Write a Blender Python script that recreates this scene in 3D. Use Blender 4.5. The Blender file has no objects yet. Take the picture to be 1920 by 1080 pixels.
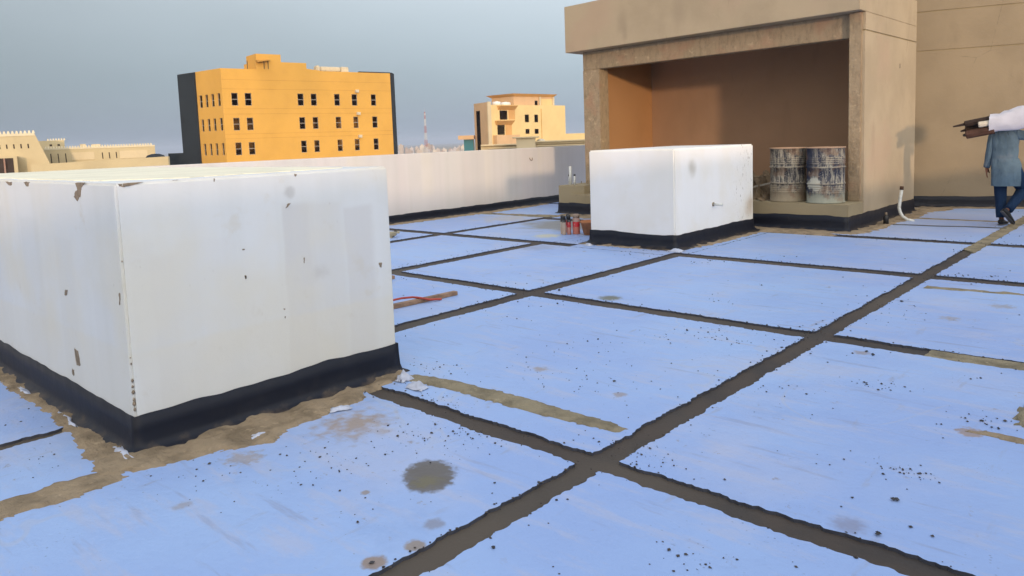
import bpy, bmesh, math, random
from mathutils import Vector, Matrix, noise
random.seed(7)
C = bpy.context.scene.collection
R = math.radians
sc = bpy.context.scene
K= {'peel_front': [[(-6.154, 1.434), (-5.995, 1.434), (-6.011, 1.41), (-6.058, 1.409)], [(-5.731, 1.435), (-5.598, 1.437), (-5.627, 1.411), (-5.669, 1.409)], [(-4.721, 1.442), (-4.56, 1.448), (-4.632, 1.417), (-4.65, 1.377), (-4.712, 1.339), (-4.764, 1.363), (-4.741, 1.388), (-4.694, 1.405), (-4.707, 1.425)], [(-5.077, 0.787), (-5.038, 0.79), (-5.057, 0.756), (-5.102, 0.75)], [(-4.199, 0.866), (-4.184, 0.865), (-4.198, 0.804), (-4.211, 0.805)], [(-4.085, 1.449), (-4.03, 1.448), (-4.034, 1.432), (-4.059, 1.433)], [(-5.015, 0.43), (-4.949, 0.426), (-4.93, 0.342), (-4.996, 0.33)], [(-5.092, 0.29), (-5.058, 0.289), (-5.073, 0.248), (-5.096, 0.259)]], 'peel_right': [[(1.492, 1.444), (1.593, 1.452), (1.595, 1.445), (1.508, 1.428), (1.49, 1.426)], [(1.743, 1.454), (1.781, 1.452), (1.776, 1.444), (1.746, 1.446)], [(2.123, 0.856), (2.131, 0.86), (2.133, 0.84), (2.126, 0.84)], [(1.979, 1.44), (1.985, 1.439), (1.982, 1.422), (1.979, 1.424)], [(2.494, 1.437), (2.51, 1.432), (2.502, 1.42), (2.495, 1.425)], [(2.123, 0.861), (2.133, 0.858), (2.132, 0.84), (2.126, 0.839)], [(3.098, 0.794), (3.124, 0.791), (3.117, 0.757), (3.104, 0.765)], [(2.361, 0.619), (2.372, 0.614), (2.369, 0.606), (2.362, 0.609)], [(2.118, 1.018), (2.135, 1.017), (2.132, 1.01), (2.122, 1.01)], [(2.522, 0.91), (2.529, 0.909), (2.525, 0.875), (2.521, 0.877)], [(2.432, 1.256), (2.456, 1.26), (2.433, 1.236), (2.419, 1.232)], [(2.365, 0.566), (2.372, 0.565), (2.37, 0.554), (2.365, 0.555)]], 'or_pts': {'Dk': (-113.22, 50.02, 12.84), 'L': (-108.93, 50.57, 12.89), 'C': (-102.2, 51.09, 13.08), 'R': (-98.1, 77.77, 12.98), 'Re': (-100.86, 80.74, 13.33)}, 'or_win': [(1.31, 2.09, 7.98, 9.61), (3.22, 4.05, 7.99, 9.64), (11.12, 11.94, 7.87, 9.54), (13.22, 14.03, 7.87, 9.56), (17.05, 17.85, 7.81, 9.45), (20.01, 20.82, 7.78, 9.44), (23.38, 24.15, 7.78, 9.43), (1.34, 2.12, 4.46, 6.1), (3.27, 4.07, 4.46, 6.08), (11.18, 11.98, 4.35, 6.04), (13.3, 14.06, 4.35, 5.99), (17.09, 17.88, 4.31, 5.95), (20.09, 20.82, 4.28, 5.92), (23.43, 24.21, 4.28, 5.93), (1.4, 2.15, 0.9, 2.57), (3.32, 4.09, 0.89, 2.54), (11.23, 11.98, 0.82, 2.49), (13.33, 14.07, 0.84, 2.49), (17.18, 17.9, 0.81, 2.47), (20.11, 20.84, 0.78, 2.45), (23.46, 24.22, 0.72, 2.39)], 'or_winL': [(0.56, 1.33, 7.76, 9.44), (2.21, 2.87, 7.83, 9.48), (3.83, 4.51, 7.88, 9.52), (5.45, 6.12, 7.93, 9.62), (0.67, 1.3, 4.31, 5.97), (2.34, 2.98, 4.39, 6.0), (3.93, 4.55, 4.44, 6.05), (5.61, 6.28, 4.45, 6.1), (0.83, 1.42, 0.89, 2.44), (2.44, 3.02, 0.9, 2.47), (3.99, 4.59, 0.91, 2.5), (5.71, 6.25, 0.92, 2.53)], 'or_top': [(0.41, 13.09), (4.91, 13.18), (5.22, 15.07), (8.84, 15.36), (8.83, 14.15), (12.68, 14.18), (12.76, 13.29), (14.46, 12.92), (26.91, 13.04)], 'or_vent': [(20.83, 10.07), (20.89, 6.57), (20.98, 3.0)], 'or_unit': [(15.35, 12.95), (20.17, 13.08), (15.42, 14.02), (20.22, 13.9)], 'vi_pts': ((-123.12, 121.2, 9.12), (-116.78, 118.98, 10.02), (-115.45, 144.82, 9.49)), 'vi': {'col': [(0.0, 10.02), (0.98, 0.99)], 'roofL': [(1.41, 9.19), (8.91, 9.38)], 'win1': [(3.8, 8.18), (6.2, 6.12)], 'aw1': [(3.07, 9.27), (8.65, 8.29)], 'bal1': [(6.41, 8.28), (8.59, 6.18)], 'win2': [(2.95, 4.96), (5.22, 2.75)], 'aw2': [(2.21, 5.94), (7.56, 4.95)], 'bal2': [(5.33, 4.98), (7.45, 2.7)], 'w3': [(11.77, 7.26), (13.17, 5.48)], 'w4': [(14.98, 7.23), (16.27, 5.45)], 'w5': [(11.89, 3.94), (13.22, 2.81)], 'w6': [(14.95, 3.9), (16.32, 2.75)], 'pent': [(9.84, 11.42), (23.42, 9.47)], 'pentroof': [(8.91, 11.41), (23.78, 12.24)], 'pw': [(16.72, 10.4), (17.88, 9.4)], 'tank1': [(4.9, 10.35), (6.77, 9.44)], 'tank2': [(7.42, 10.23), (9.84, 9.46)], 'main': [(8.91, 9.38), (25.53, 1.39)], 'ledge': [(1.56, 2.68), (8.59, 0.7)], 'panel': [(18.95, 11.03), (22.5, 9.46)], 'post': [(18.18, 11.09), (18.66, 9.41)]}, 'vi_tower': [(1.21, 8.16), (2.77, -0.52)], 'cream': [(-39.12, 39.05, 1.29), (-37.23, 40.81, 1.29), (-37.44, 40.69, 1.77), (-35.99, 42.03, 1.74), (-36.14, 41.83, 1.33), (-33.61, 44.19, 1.4)], 'fort': {'tower': [(-108.79, 22.84, 4.53), (-103.43, 27.8, 4.43), (-102.6, 28.16, 1.37), (-101.91, 28.71, 0.7), (-108.62, 22.44, 0.39)], 'slits': [(-105.67, 25.28, 3.17), (-105.65, 25.23, 2.64), (-105.0, 25.9, 3.14), (-104.97, 25.85, 2.63), (-104.34, 26.51, 3.14), (-104.32, 26.46, 2.61), (-103.68, 27.11, 3.13), (-103.66, 27.06, 2.6)], 'porch': [(-106.27, 22.09, 1.95), (-102.25, 25.8, 1.76), (-102.19, 25.66, 0.33), (-102.5, 25.53, 1.53), (-103.96, 24.18, 1.6), (-103.91, 24.07, 0.41)], 'low': [(-113.88, 31.58, 2.69), (-103.1, 41.57, 2.65), (-103.04, 41.41, 1.06), (-113.75, 31.41, 0.51)], 'lowmark': [(-111.62, 33.67, 2.64), (-106.19, 38.7, 2.59)], 'upper': [(-119.07, 32.4, 3.81), (-116.4, 34.86, 3.68), (-116.35, 34.76, 2.64)], 'lslits': [(-113.27, 32.04, 1.9), (-113.16, 31.97, 0.62), (-112.52, 32.73, 1.86), (-112.39, 32.67, 0.59), (-111.76, 33.43, 1.89), (-111.64, 33.38, 0.62), (-108.18, 36.75, 1.83), (-108.12, 36.69, 1.01), (-107.49, 37.38, 1.8), (-107.44, 37.33, 1.03), (-106.82, 38.01, 1.83), (-106.76, 37.96, 1.03)], 'bits': [(-117.0, 36.97, 3.14), (-116.4, 37.52, 3.11), (-115.75, 38.12, 3.08), (-114.83, 38.97, 3.04)], 'wall': [(-80.57, 21.11, 0.84), (-71.18, 29.86, 1.21)], 'panel': [(-110.93, 33.94, 1.97), (-108.61, 36.0, 1.28)]}, 'dark_low': [(-111.87, 46.96, 1.34), (-110.73, 48.02, 1.29)], 'mast': [(-687.9, 600.29, 36.83), (-684.52, 596.96, -10.95)], 'sky': [(-1192.75, 947.71, -12.59), (-1075.48, 1056.6, -11.87)], 'parapet_hook': (-12.0, 13.668, 1.107), 'stub': (-5.345, 10.15, 0.542), 'stubend': (-5.2, 10.085, 0.575), 'bent': [(-3.9, 13.785, 0.554), (-3.88, 13.64, 0.266)], 'bent0': [(-3.868, 13.94, 0.0), (-4.142, 14.382, 0.0)], 'black': (-3.819, 13.1, 0.0), 'blacktop': 0.185, 'pipes': [(-10.049, 12.6, 0.692), (-9.937, 12.6, 0.989), (-9.829, 12.6, 0.785), (-9.966, 12.6, 0.556)], 'cans': [(-7.77, 9.65, 0.0), (-7.67, 9.62, 0.0), (-7.74, 9.82, 0.0), (-7.73, 9.9, 0.0), (-7.92, 9.88, 0.0), (-7.9, 9.98, 0.0), 0.337], 'pot': [(-7.43, 9.82, 0.0), 0.212], 'stick': [(-5.76, 4.44, -0.0), (-5.73, 5.26, 0.0), (-7.08, 5.47, 0.0), (-7.05, 5.49, 0.0), (-5.91, 4.57, 0.0), (-5.89, 4.7, 0.0), (-5.71, 4.67, 0.0)], 'wrap': [(-10.23, 7.85, 0.0), (-10.06, 8.01, 0.0)], 'disc': (-2.69, 2.25, 0.0), 'chips': [], 'flaps': [[(-3.97, 3.11, 0.0), (-3.9, 3.16, -0.0), (-4.1, 3.26, 0.0)], [(-3.74, 3.14, 0.0), (-3.6, 3.16, 0.0), (-3.78, 3.25, 0.0)], [(-4.42, 1.43, 0.0), (-4.05, 1.48, 0.0), (-4.28, 1.47, -0.0)], [(-5.33, 1.38, 0.0), (-4.93, 1.42, 0.0), (-5.17, 1.4, 0.0)], [(-4.96, 1.4, 0.0), (-4.49, 1.46, -0.0), (-4.76, 1.45, 0.0)]], 'bundle': [(-2.92, 13.6, 1.551), (-2.524, 13.6, 1.7), (-2.043, 13.6, 1.781), (-2.881, 13.6, 1.449)], 'rubble': [(-5.57, 11.98, 0.42), (-5.35, 12.06, 0.42), (-8.77, 18.86, 0.42)], 'hook2': (-9.5, 14.033, 1.979), 'stones': [(-2.79, 3.93, 5), (-2.8, 2.35, 4), (-1.67, 5.48, 6), (-1.73, 5.54, 5), (-1.99, 7.33, 5), (-2.5, 5.85, 3), (-0.89, 3.01, 11), (-1.08, 3.15, 4), (-1.07, 3.26, 4), (-0.83, 4.56, 5), (-0.8, 4.52, 4), (-0.77, 4.49, 4), (-0.92, 3.35, 10), (-0.74, 4.49, 5), (-3.26, 2.33, 3), (-3.18, 2.29, 3), (-3.06, 2.27, 4), (-3.29, 2.61, 4), (-2.23, 2.52, 6), (-1.52, 2.9, 4), (-2.78, 5.85, 4), (-3.05, 5.34, 5), (-2.63, 2.9, 4), (-4.56, 5.52, 4), (-2.96, 3.86, 3), (-2.47, 3.98, 3), (-2.31, 3.92, 3), (-4.95, 6.03, 6), (-0.82, 3.64, 4), (-0.93, 4.19, 3), (-2.0, 1.98, 8), (-2.29, 1.61, 9), (-2.39, 2.39, 5)]}


# ------------------------------------------------------------------ materials
class Mat:
    def __init__(s, name, rough=0.8, spec=0.3):
        s.m = bpy.data.materials.new(name); s.m.use_nodes = True
        s.t = s.m.node_tree; s.b = s.t.nodes['Principled BSDF']
        s.b.inputs['Roughness'].default_value = rough
        s.b.inputs['Specular IOR Level'].default_value = spec
        g = s.t.nodes.new('ShaderNodeNewGeometry'); s.pos = g.outputs['Position']
        tc = s.t.nodes.new('ShaderNodeTexCoord'); s.obj = tc.outputs['Object']
        s.cur = None
    def n(s, ty): return s.t.nodes.new(ty)
    def l(s, a, b): s.t.links.new(a, b)
    def setin(s, inp, v):
        if isinstance(v, bpy.types.NodeSocket): s.l(v, inp)
        elif isinstance(v, tuple) and len(v) == 3 and inp.type == 'RGBA': inp.default_value = (*v, 1)
        else: inp.default_value = v
    def math(s, op, a, b=None, c=None, clamp=False):
        n = s.n('ShaderNodeMath'); n.operation = op; n.use_clamp = clamp
        s.setin(n.inputs[0], a)
        if b is not None: s.setin(n.inputs[1], b)
        if c is not None: s.setin(n.inputs[2], c)
        return n.outputs[0]
    def ramp(s, v, lo, hi, a=0.0, b=1.0):
        n = s.n('ShaderNodeMapRange'); n.interpolation_type = 'SMOOTHSTEP'
        s.setin(n.inputs[0], v); n.inputs[1].default_value = lo; n.inputs[2].default_value = hi
        n.inputs[3].default_value = a; n.inputs[4].default_value = b
        return n.outputs[0]
    def scale(s, v, sx, sy, sz, loc=(0, 0, 0), rot=(0, 0, 0)):
        n = s.n('ShaderNodeMapping'); s.l(v, n.inputs[0]); n.inputs['Scale'].default_value = (sx, sy, sz)
        n.inputs['Location'].default_value = loc; n.inputs['Rotation'].default_value = rot
        return n.outputs[0]
    def noise(s, sc_=1.0, detail=4, vec=None, rough=0.55, dist=0.0):
        n = s.n('ShaderNodeTexNoise'); s.l(vec if vec is not None else s.pos, n.inputs['Vector'])
        n.inputs['Scale'].default_value = sc_; n.inputs['Detail'].default_value = detail
        n.inputs['Roughness'].default_value = rough; n.inputs['Distortion'].default_value = dist
        return n.outputs['Fac']
    def voro(s, sc_, vec=None, feat='F1'):
        n = s.n('ShaderNodeTexVoronoi'); n.feature = feat; s.l(vec if vec is not None else s.pos, n.inputs['Vector'])
        n.inputs['Scale'].default_value = sc_
        return n.outputs['Distance']
    def mix(s, f, a, b):
        n = s.n('ShaderNodeMix'); n.data_type = 'RGBA'
        s.setin(n.inputs[0], f); s.setin(n.inputs[6], a); s.setin(n.inputs[7], b)
        return n.outputs[2]
    def base(s, col):
        s.cur = col
        n = s.n('ShaderNodeRGB'); n.outputs[0].default_value = (*col, 1); s.cur = n.outputs[0]
    def over(s, f, col): s.cur = s.mix(f, s.cur, col)
    def dist(s, p, vec=None):
        n = s.n('ShaderNodeVectorMath'); n.operation = 'DISTANCE'; s.l(vec if vec is not None else s.pos, n.inputs[0])
        n.inputs[1].default_value = p
        return n.outputs['Value']
    def stain(s, p, r, col, strength=1.0, soft=0.5, nsc=12, namp=0.5, stretch=(1, 1, 1)):
        v = s.scale(s.pos, *stretch)
        pp = tuple(a * b for a, b in zip(p, stretch))
        d = s.dist(pp, v)
        nz = s.noise(nsc, 5)
        d2 = s.math('ADD', d, s.math('MULTIPLY', s.math('SUBTRACT', nz, 0.5), namp * r * 2))
        s.over(s.math('MULTIPLY', s.ramp(d2, r * (1 - soft), r, 1.0, 0.0), strength), col)
    def bump(s, h, strength=0.3, distance=0.01):
        n = s.n('ShaderNodeBump'); s.l(h, n.inputs['Height']); n.inputs['Strength'].default_value = strength
        n.inputs['Distance'].default_value = distance; s.l(n.outputs[0], s.b.inputs['Normal'])
    def done(s):
        if s.cur is not None: s.l(s.cur, s.b.inputs['Base Color'])
        return s.m
def rect(m, axis, a0, a1, z0, z1, col, k, soft=0.012):
    s = m.n('ShaderNodeSeparateXYZ'); m.l(m.pos, s.inputs[0])
    w = m.math('MULTIPLY', m.math('SUBTRACT', m.noise(2.2, 3), 0.5), 0.06)
    u = m.math('ADD', s.outputs[axis], w); z = m.math('ADD', s.outputs[2], w)
    f = m.math('MULTIPLY', m.ramp(u, a0 - soft, a0 + soft), m.ramp(u, a1 - soft * 3, a1 + soft * 3, 1, 0))
    f = m.math('MULTIPLY', f, m.math('MULTIPLY', m.ramp(z, z0 - 0.1, z0 + 0.1), m.ramp(z, z1 - 0.02, z1 + 0.02, 1, 0)))
    m.over(m.math('MULTIPLY', f, k), col)
def simple(name, col, var=0.15, nsc=8, rough=0.8, spec=0.3, metal=0.0, bump=0.0, dark=None):
    m = Mat(name, rough, spec); m.base(col)
    d = dark if dark else tuple(c * (1 - var * 2) for c in col)
    m.over(m.ramp(m.noise(nsc, 5, m.obj), 0.35, 0.75), d)
    m.b.inputs['Metallic'].default_value = metal
    if bump: m.bump(m.noise(nsc * 6, 4, m.obj), bump, 0.004)
    return m.done()

def streaky(m, col, k=1.0, sc_=3.0):
    """rain and roller streaks running down a painted wall"""
    v = m.scale(m.pos, sc_, sc_, 0.12)
    m.over(m.ramp(m.noise(1.0, 3, v), 0.42, 0.78, 0, 0.55 * k), col)

def mat_membrane():
    m = Mat('blue_white_membrane', 0.55, 0.35); m.base((0.262, 0.375, 0.665))
    m.over(m.ramp(m.noise(0.5, 3), 0.35, 0.7, 0, 0.8), (0.315, 0.455, 0.73))
    # long soft rub marks along the sheets
    v = m.scale(m.pos, 0.9, 7.0, 1, rot=(0, 0, R(8)))
    m.over(m.ramp(m.noise(1.6, 4, v), 0.60, 0.72, 0, 0.55), (0.24, 0.28, 0.42))
    v = m.scale(m.pos, 5.0, 1.2, 1, rot=(0, 0, R(-25)))
    m.over(m.ramp(m.noise(1.7, 4, v), 0.62, 0.74, 0, 0.5), (0.27, 0.29, 0.38))
    m.over(m.ramp(m.noise(0.75, 5), 0.5, 0.68, 0, 0.45), (0.41, 0.46, 0.63))
    v = m.scale(m.pos, 0.7, 3.0, 1, rot=(0, 0, R(4)))
    m.over(m.ramp(m.noise(2.4, 6, v, 0.65), 0.50, 0.66, 0, 0.45), (0.40, 0.43, 0.57))
    rg_ = m.math('ABSOLUTE', m.math('SUBTRACT', m.noise(0.9, 3, None, 0.5, 0.6), 0.52))
    m.over(m.math('MULTIPLY', m.ramp(rg_, 0.002, 0.012, 0.35, 0), m.ramp(m.noise(0.6, 2), 0.5, 0.6)), (0.40, 0.43, 0.52))
    # dirt dots
    dens = m.ramp(m.noise(1.3, 3), 0.5, 0.72, 0.0, 1.0)
    vv = m.voro(26); m.over(m.math('MULTIPLY', m.ramp(vv, 0.06, 0.16, 0.8, 0), dens), (0.10, 0.10, 0.12))
    vv = m.voro(60); m.over(m.math('MULTIPLY', m.ramp(vv, 0.08, 0.2, 0.6, 0), m.ramp(m.noise(2.1, 3), 0.52, 0.7, 0, 1)), (0.16, 0.14, 0.13))
    v = m.scale(m.pos, 11, 26, 1, rot=(0, 0, R(-20)))
    m.over(m.math('MULTIPLY', m.ramp(m.noise(1.0, 5, v, 0.7), 0.66, 0.70, 0, 0.75), m.ramp(m.noise(0.9, 3), 0.46, 0.62)), (0.15, 0.15, 0.18))
    v = m.scale(m.pos, 30, 48, 1)
    m.over(m.math('MULTIPLY', m.ramp(m.noise(1.0, 4, v, 0.7), 0.68, 0.72, 0, 0.7), m.ramp(m.noise(1.5, 3), 0.48, 0.62)), (0.14, 0.12, 0.12))
    # scuffed brown flecks
    m.over(m.math('MULTIPLY', m.ramp(m.noise(7, 6, None, 0.7), 0.62, 0.69, 0, 0.65), m.ramp(m.noise(0.8, 2), 0.42, 0.6)), (0.24, 0.20, 0.18))
    m.over(m.ramp(m.noise(0.9, 6, None, 0.75), 0.55, 0.75, 0, 0.45), (0.20, 0.30, 0.55))
    # spilled mortar dust, by the place it lies
    for p, r, col, st, soft, na in [
        ((-2.755, 2.30, 0), 0.125, (0.115, 0.105, 0.10), 0.95, 0.35, 0.35),
        ((-2.64, 2.205, 0), 0.125, (0.115, 0.105, 0.10), 0.95, 0.35, 0.35),
        ((-2.697, 2.252, 0), 0.15, (0.115, 0.105, 0.10), 0.95, 0.3, 0.35),
        ((-2.80, 1.95, 0), 0.03, (0.25, 0.20, 0.16), 0.8, 0.5, 0.8),
        ((-3.35, 1.35, 0), 0.05, (0.27, 0.25, 0.26), 0.6, 0.7, 0.8),
        ((-2.62, 3.75, 0), 0.06, (0.27, 0.22, 0.19), 0.7, 0.7, 0.9),
        ((-3.35, 3.85, 0), 0.07, (0.27, 0.22, 0.18), 0.7, 0.7, 0.9),
        ((-1.75, 5.50, 0), 0.07, (0.25, 0.20, 0.17), 0.7, 0.7, 0.9),
        ((-1.5, 6.9, 0), 0.10, (0.28, 0.25, 0.23), 0.6, 0.7, 1.2),
        ((-1.25, 7.6, 0), 0.12, (0.28, 0.25, 0.23), 0.6, 0.7, 1.2),
        ((-2.66, 2.20, 0), 0.09, (0.14, 0.125, 0.075), 0.85, 0.7, 0.9),
        ((-4.30, 6.02, 0), 0.15, (0.12, 0.12, 0.07), 0.9, 0.6, 0.5),
        ((-8.6, 10.9, 0), 1.25, (0.21, 0.20, 0.175), 0.9, 0.6, 0.55),
        ((-7.0, 10.6, 0), 1.0, (0.21, 0.20, 0.175), 0.85, 0.6, 0.5),
        ((-7.95, 9.4, 0), 0.3, (0.55, 0.52, 0.35), 0.8, 0.6, 0.6),
        ((-3.55, 2.42, 0), 0.30, (0.31, 0.225, 0.14), 0.8, 0.95, 1.1),
        ((-2.29, 1.62, 0), 0.06, (0.26, 0.19, 0.14), 0.9, 0.4, 0.5),
        ((-2.26, 1.80, 0), 0.055, (0.25, 0.19, 0.13), 0.85, 0.5, 0.5),
        ((-2.33, 1.96, 0), 0.06, (0.20, 0.20, 0.24), 0.7, 0.6, 0.5),
        ((-0.84, 4.36, 0), 0.08, (0.28, 0.20, 0.15), 0.8, 0.4, 0.9),
        ((-1.00, 3.02, 0), 0.10, (0.20, 0.21, 0.30), 0.7, 0.8, 0.6),
        ((-7.2, 8.3, 0), 0.4, (0.20, 0.22, 0.30), 0.5, 0.8, 0.6),
        ((-4.3, 12.6, 0), 2.2, (0.46, 0.48, 0.60), 0.35, 0.8, 0.8),
        ((-3.0, 14.9, 0), 1.8, (0.44, 0.47, 0.60), 0.3, 0.8, 0.8),
        ((-10.4, 11.2, 0), 0.9, (0.42, 0.38, 0.34), 0.7, 0.8, 0.9),
        ((-3.62, 1.78, 0), 0.12, (0.30, 0.24, 0.17), 0.6, 0.7, 1.2)]:
        m.stain(p, r, col, st, soft, 9 / max(r, 0.15) * 0.4, na)
    h = m.math('ADD', m.noise(3, 3), m.math('MULTIPLY', m.noise(40, 3), 0.12))
    m.bump(h, 0.5, 0.035)
    m.b.inputs['Roughness'].default_value = 0.5
    return m.done()
def mat_screed():
    m = Mat('dark_brown_joint', 0.85); m.base((0.066, 0.052, 0.044))
    m.over(m.ramp(m.noise(3, 5), 0.4, 0.7), (0.048, 0.042, 0.040))
    m.over(m.ramp(m.noise(0.35, 2), 0.45, 0.6, 0, 0.7), (0.10, 0.083, 0.066))
    m.bump(m.noise(60, 5), 0.5, 0.006); return m.done()
def mat_mortar(col=(0.35, 0.272, 0.185), name='tan_mortar'):
    m = Mat(name, 0.95, 0.15); m.base(col)
    m.over(m.ramp(m.noise(5, 6), 0.4, 0.7), tuple(c * 0.62 for c in col))
    m.over(m.ramp(m.noise(17, 6), 0.6, 0.72, 0, 0.7), tuple(c * 1.35 for c in col))
    m.bump(m.noise(22, 7, None, 0.65), 1.0, 0.03); return m.done()
def mat_bitumen():
    m = Mat('black_bitumen', 0.5, 0.3); m.base((0.006, 0.008, 0.017))
    m.over(m.ramp(m.noise(6, 5), 0.5, 0.8, 0, 0.6), (0.02, 0.02, 0.026))
    # dust that settles on the foot of the strip
    s = m.n('ShaderNodeSeparateXYZ'); m.l(m.pos, s.inputs[0])
    z = m.math('ADD', s.outputs[2], m.math('MULTIPLY', m.math('SUBTRACT', m.noise(9, 6), 0.5), 0.16))
    m.over(m.ramp(z, -0.03, 0.035, 0.7, 0), (0.13, 0.095, 0.062))
    m.bump(m.noise(10, 6), 0.3, 0.01); return m.done()
def mat_white(name, col=(0.70, 0.70, 0.70), k=1.0):
    m = Mat(name, 0.7, 0.25); m.base(col)
    streaky(m, (col[0] * 0.84, col[1] * 0.85, col[2] * 0.86), k, 1.8)
    streaky(m, (col[0] * 0.90, col[1] * 0.90, col[2] * 0.88), k, 6)
    m.over(m.ramp(m.noise(1.1, 4), 0.5, 0.75, 0, 0.35), (col[0] * 0.86, col[1] * 0.86, col[2] * 0.82))
    v = m.scale(m.pos, 26, 26, 12)
    m.over(m.math('MULTIPLY', m.ramp(m.voro(1.0, v), 0.05, 0.13, 0.8, 0), m.ramp(m.noise(1.7, 3), 0.56, 0.7)), (0.16, 0.14, 0.12))
    m.over(m.ramp(m.noise(9, 7, None, 0.7), 0.70, 0.75, 0, 0.35), (0.35, 0.33, 0.30))
    return m
def mat_plaster(name, col, k=1.0):
    m = Mat(name, 0.92, 0.15); m.base(col)
    m.over(m.ramp(m.noise(0.9, 4), 0.4, 0.7, 0, 0.8 * k), tuple(c * 0.82 for c in col))
    v = m.scale(m.pos, 1.6, 1.6, 0.5)
    m.over(m.ramp(m.noise(1.5, 5, v), 0.58, 0.8, 0, 0.6 * k), tuple(c * 0.72 for c in col))
    m.over(m.ramp(m.noise(24, 6), 0.55, 0.8, 0, 0.35 * k), tuple(c * 1.18 for c in col))
    ck_ = m.voro(0.55, m.scale(m.pos, 1, 1, 1.3), 'DISTANCE_TO_EDGE'); ck2 = m.math('ADD', ck_, m.math('MULTIPLY', m.noise(9, 5), 0.02))
    m.over(m.math('MULTIPLY', m.ramp(ck2, 0.0105, 0.013, 0.45 * k, 0), m.ramp(m.noise(0.8, 2), 0.5, 0.58)), tuple(c * 0.55 for c in col))
    m.bump(m.noise(30, 6), 0.35, 0.006)
    return m
def mat_concrete(name='raw_concrete', col=(0.34, 0.265, 0.18)):
    m = Mat(name, 0.95, 0.15); m.base(col)
    v = m.scale(m.pos, 11, 11, 4.5)
    m.over(m.ramp(m.noise(1.2, 8, v, 0.7), 0.42, 0.7, 0, 0.8), tuple(c * 0.66 for c in col))
    m.over(m.ramp(m.noise(7, 6, None, 0.7), 0.56, 0.68, 0, 0.75), tuple(min(c * 1.5, 1) for c in col))
    m.over(m.ramp(m.noise(2.2, 5), 0.48, 0.7, 0, 0.7), (0.36, 0.225, 0.15))
    m.over(m.ramp(m.noise(28, 4), 0.66, 0.72, 0, 0.7), (0.10, 0.08, 0.07))
    m.bump(m.noise(16, 6), 0.8, 0.02); return m.done()

M = {}
M['membrane'] = mat_membrane()
M['screed'] = mat_screed()
M['mortar'] = mat_mortar()
M['mortar_grey'] = mat_mortar((0.30, 0.255, 0.175), 'grey_tan_mortar')
M['bitumen'] = mat_bitumen()
w = mat_white('white_roof_paint', (0.67, 0.695, 0.715), 0.9)
w.stain((-5.0, 1.45, 0.385), 0.055, (0.40, 0.20, 0.09), 0.9, 0.8, 9, 0.6, (1.6, 1, 0.8))
w.stain((-4.134, 2.63, 0.80), 0.10, (0.42, 0.40, 0.39), 0.7, 0.9, 12, 0.6, (1, 1, 1.4))
w.stain((-4.134, 2.45, 1.33), 0.05, (0.4, 0.4, 0.4), 0.5, 0.9, 12, 0.8)
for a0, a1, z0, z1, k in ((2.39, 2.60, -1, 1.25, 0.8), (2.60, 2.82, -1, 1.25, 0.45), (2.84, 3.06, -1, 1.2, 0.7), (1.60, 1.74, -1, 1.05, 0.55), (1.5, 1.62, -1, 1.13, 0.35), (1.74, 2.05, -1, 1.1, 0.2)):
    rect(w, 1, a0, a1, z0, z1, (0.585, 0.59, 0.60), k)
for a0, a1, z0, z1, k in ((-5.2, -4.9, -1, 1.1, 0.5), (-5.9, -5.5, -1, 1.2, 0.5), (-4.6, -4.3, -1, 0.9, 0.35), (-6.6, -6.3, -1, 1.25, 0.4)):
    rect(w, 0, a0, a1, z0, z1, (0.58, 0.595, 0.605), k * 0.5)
w.over(w.ramp(w.noise(0.9, 5), 0.42, 0.66, 0, 0.75), (0.67, 0.645, 0.56))
rect(w, 1, 1.4, 3.4, -0.3, 0.55, (0.67, 0.64, 0.55), 0.5, 0.3)
w.over(w.ramp(w.noise(3.5, 6, None, 0.7), 0.58, 0.70, 0, 0.4), (0.58, 0.55, 0.48))
w.bump(w.noise(7, 5), 0.25, 0.012)
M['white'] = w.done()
w = mat_white('white_box_paint', (0.82, 0.825, 0.83), 0.4)
w.stain((-5.35, 9.55, 1.10), 0.17, (0.45, 0.43, 0.38), 0.75, 0.9, 4, 0.5)
w.stain((-5.35, 11.35, 0.40), 0.25, (0.42, 0.28, 0.16), 0.85, 0.9, 4, 0.5)
v = w.scale(w.pos, 1, 9, 3); 
yy = w.n('ShaderNodeSeparateXYZ'); w.l(w.pos, yy.inputs[0])
w.over(w.math('MULTIPLY', w.ramp(w.noise(3, 5, v), 0.62, 0.66, 0, 0.8), w.ramp(yy.outputs[1], 10.7, 11.0)), (0.25, 0.23, 0.21))
w.over(w.ramp(w.noise(1.3, 5), 0.45, 0.66, 0, 0.5), (0.76, 0.73, 0.66))
w.bump(w.noise(8, 5), 0.2, 0.01)
M['white_box'] = w.done()
w = mat_white('parapet_paint', (0.64, 0.62, 0.61), 1.0)
for k_ in range(14):
    rect(w, 1, 6.5 + k_ * 0.62, 6.5 + k_ * 0.62 + 0.12 + 0.09 * (k_ % 4), -1 if k_ % 3 else 0.5, 1.5, ((0.74, 0.69, 0.56), (0.58, 0.60, 0.58), (0.70, 0.62, 0.62))[k_ % 3], 0.2, 0.05)
M['parapet'] = w.done()
M['sunlit_top'] = simple('sunlit_top_colour', (0.80, 0.76, 0.60), 0.06, 3)  # yellow of grazing sun on the large block's top, as a colour
t_ = mat_plaster('tan_render', (0.415, 0.34, 0.243))
for p_, r_ in (((-8.6, 12.68, 3.85), 0.16), ((-8.55, 12.68, 3.6), 0.1), ((-7.3, 12.57, 3.9), 0.22), ((-6.2, 12.5, 4.1), 0.2)): t_.stain(p_, r_, (0.30, 0.245, 0.18), 0.5, 0.9, 3, 0.5, (1, 1, 0.35))
t_.over(t_.ramp(t_.noise(0.7, 4), 0.5, 0.65, 0, 0.5), (0.42, 0.31, 0.23))
M['tan'] = t_.done()
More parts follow.
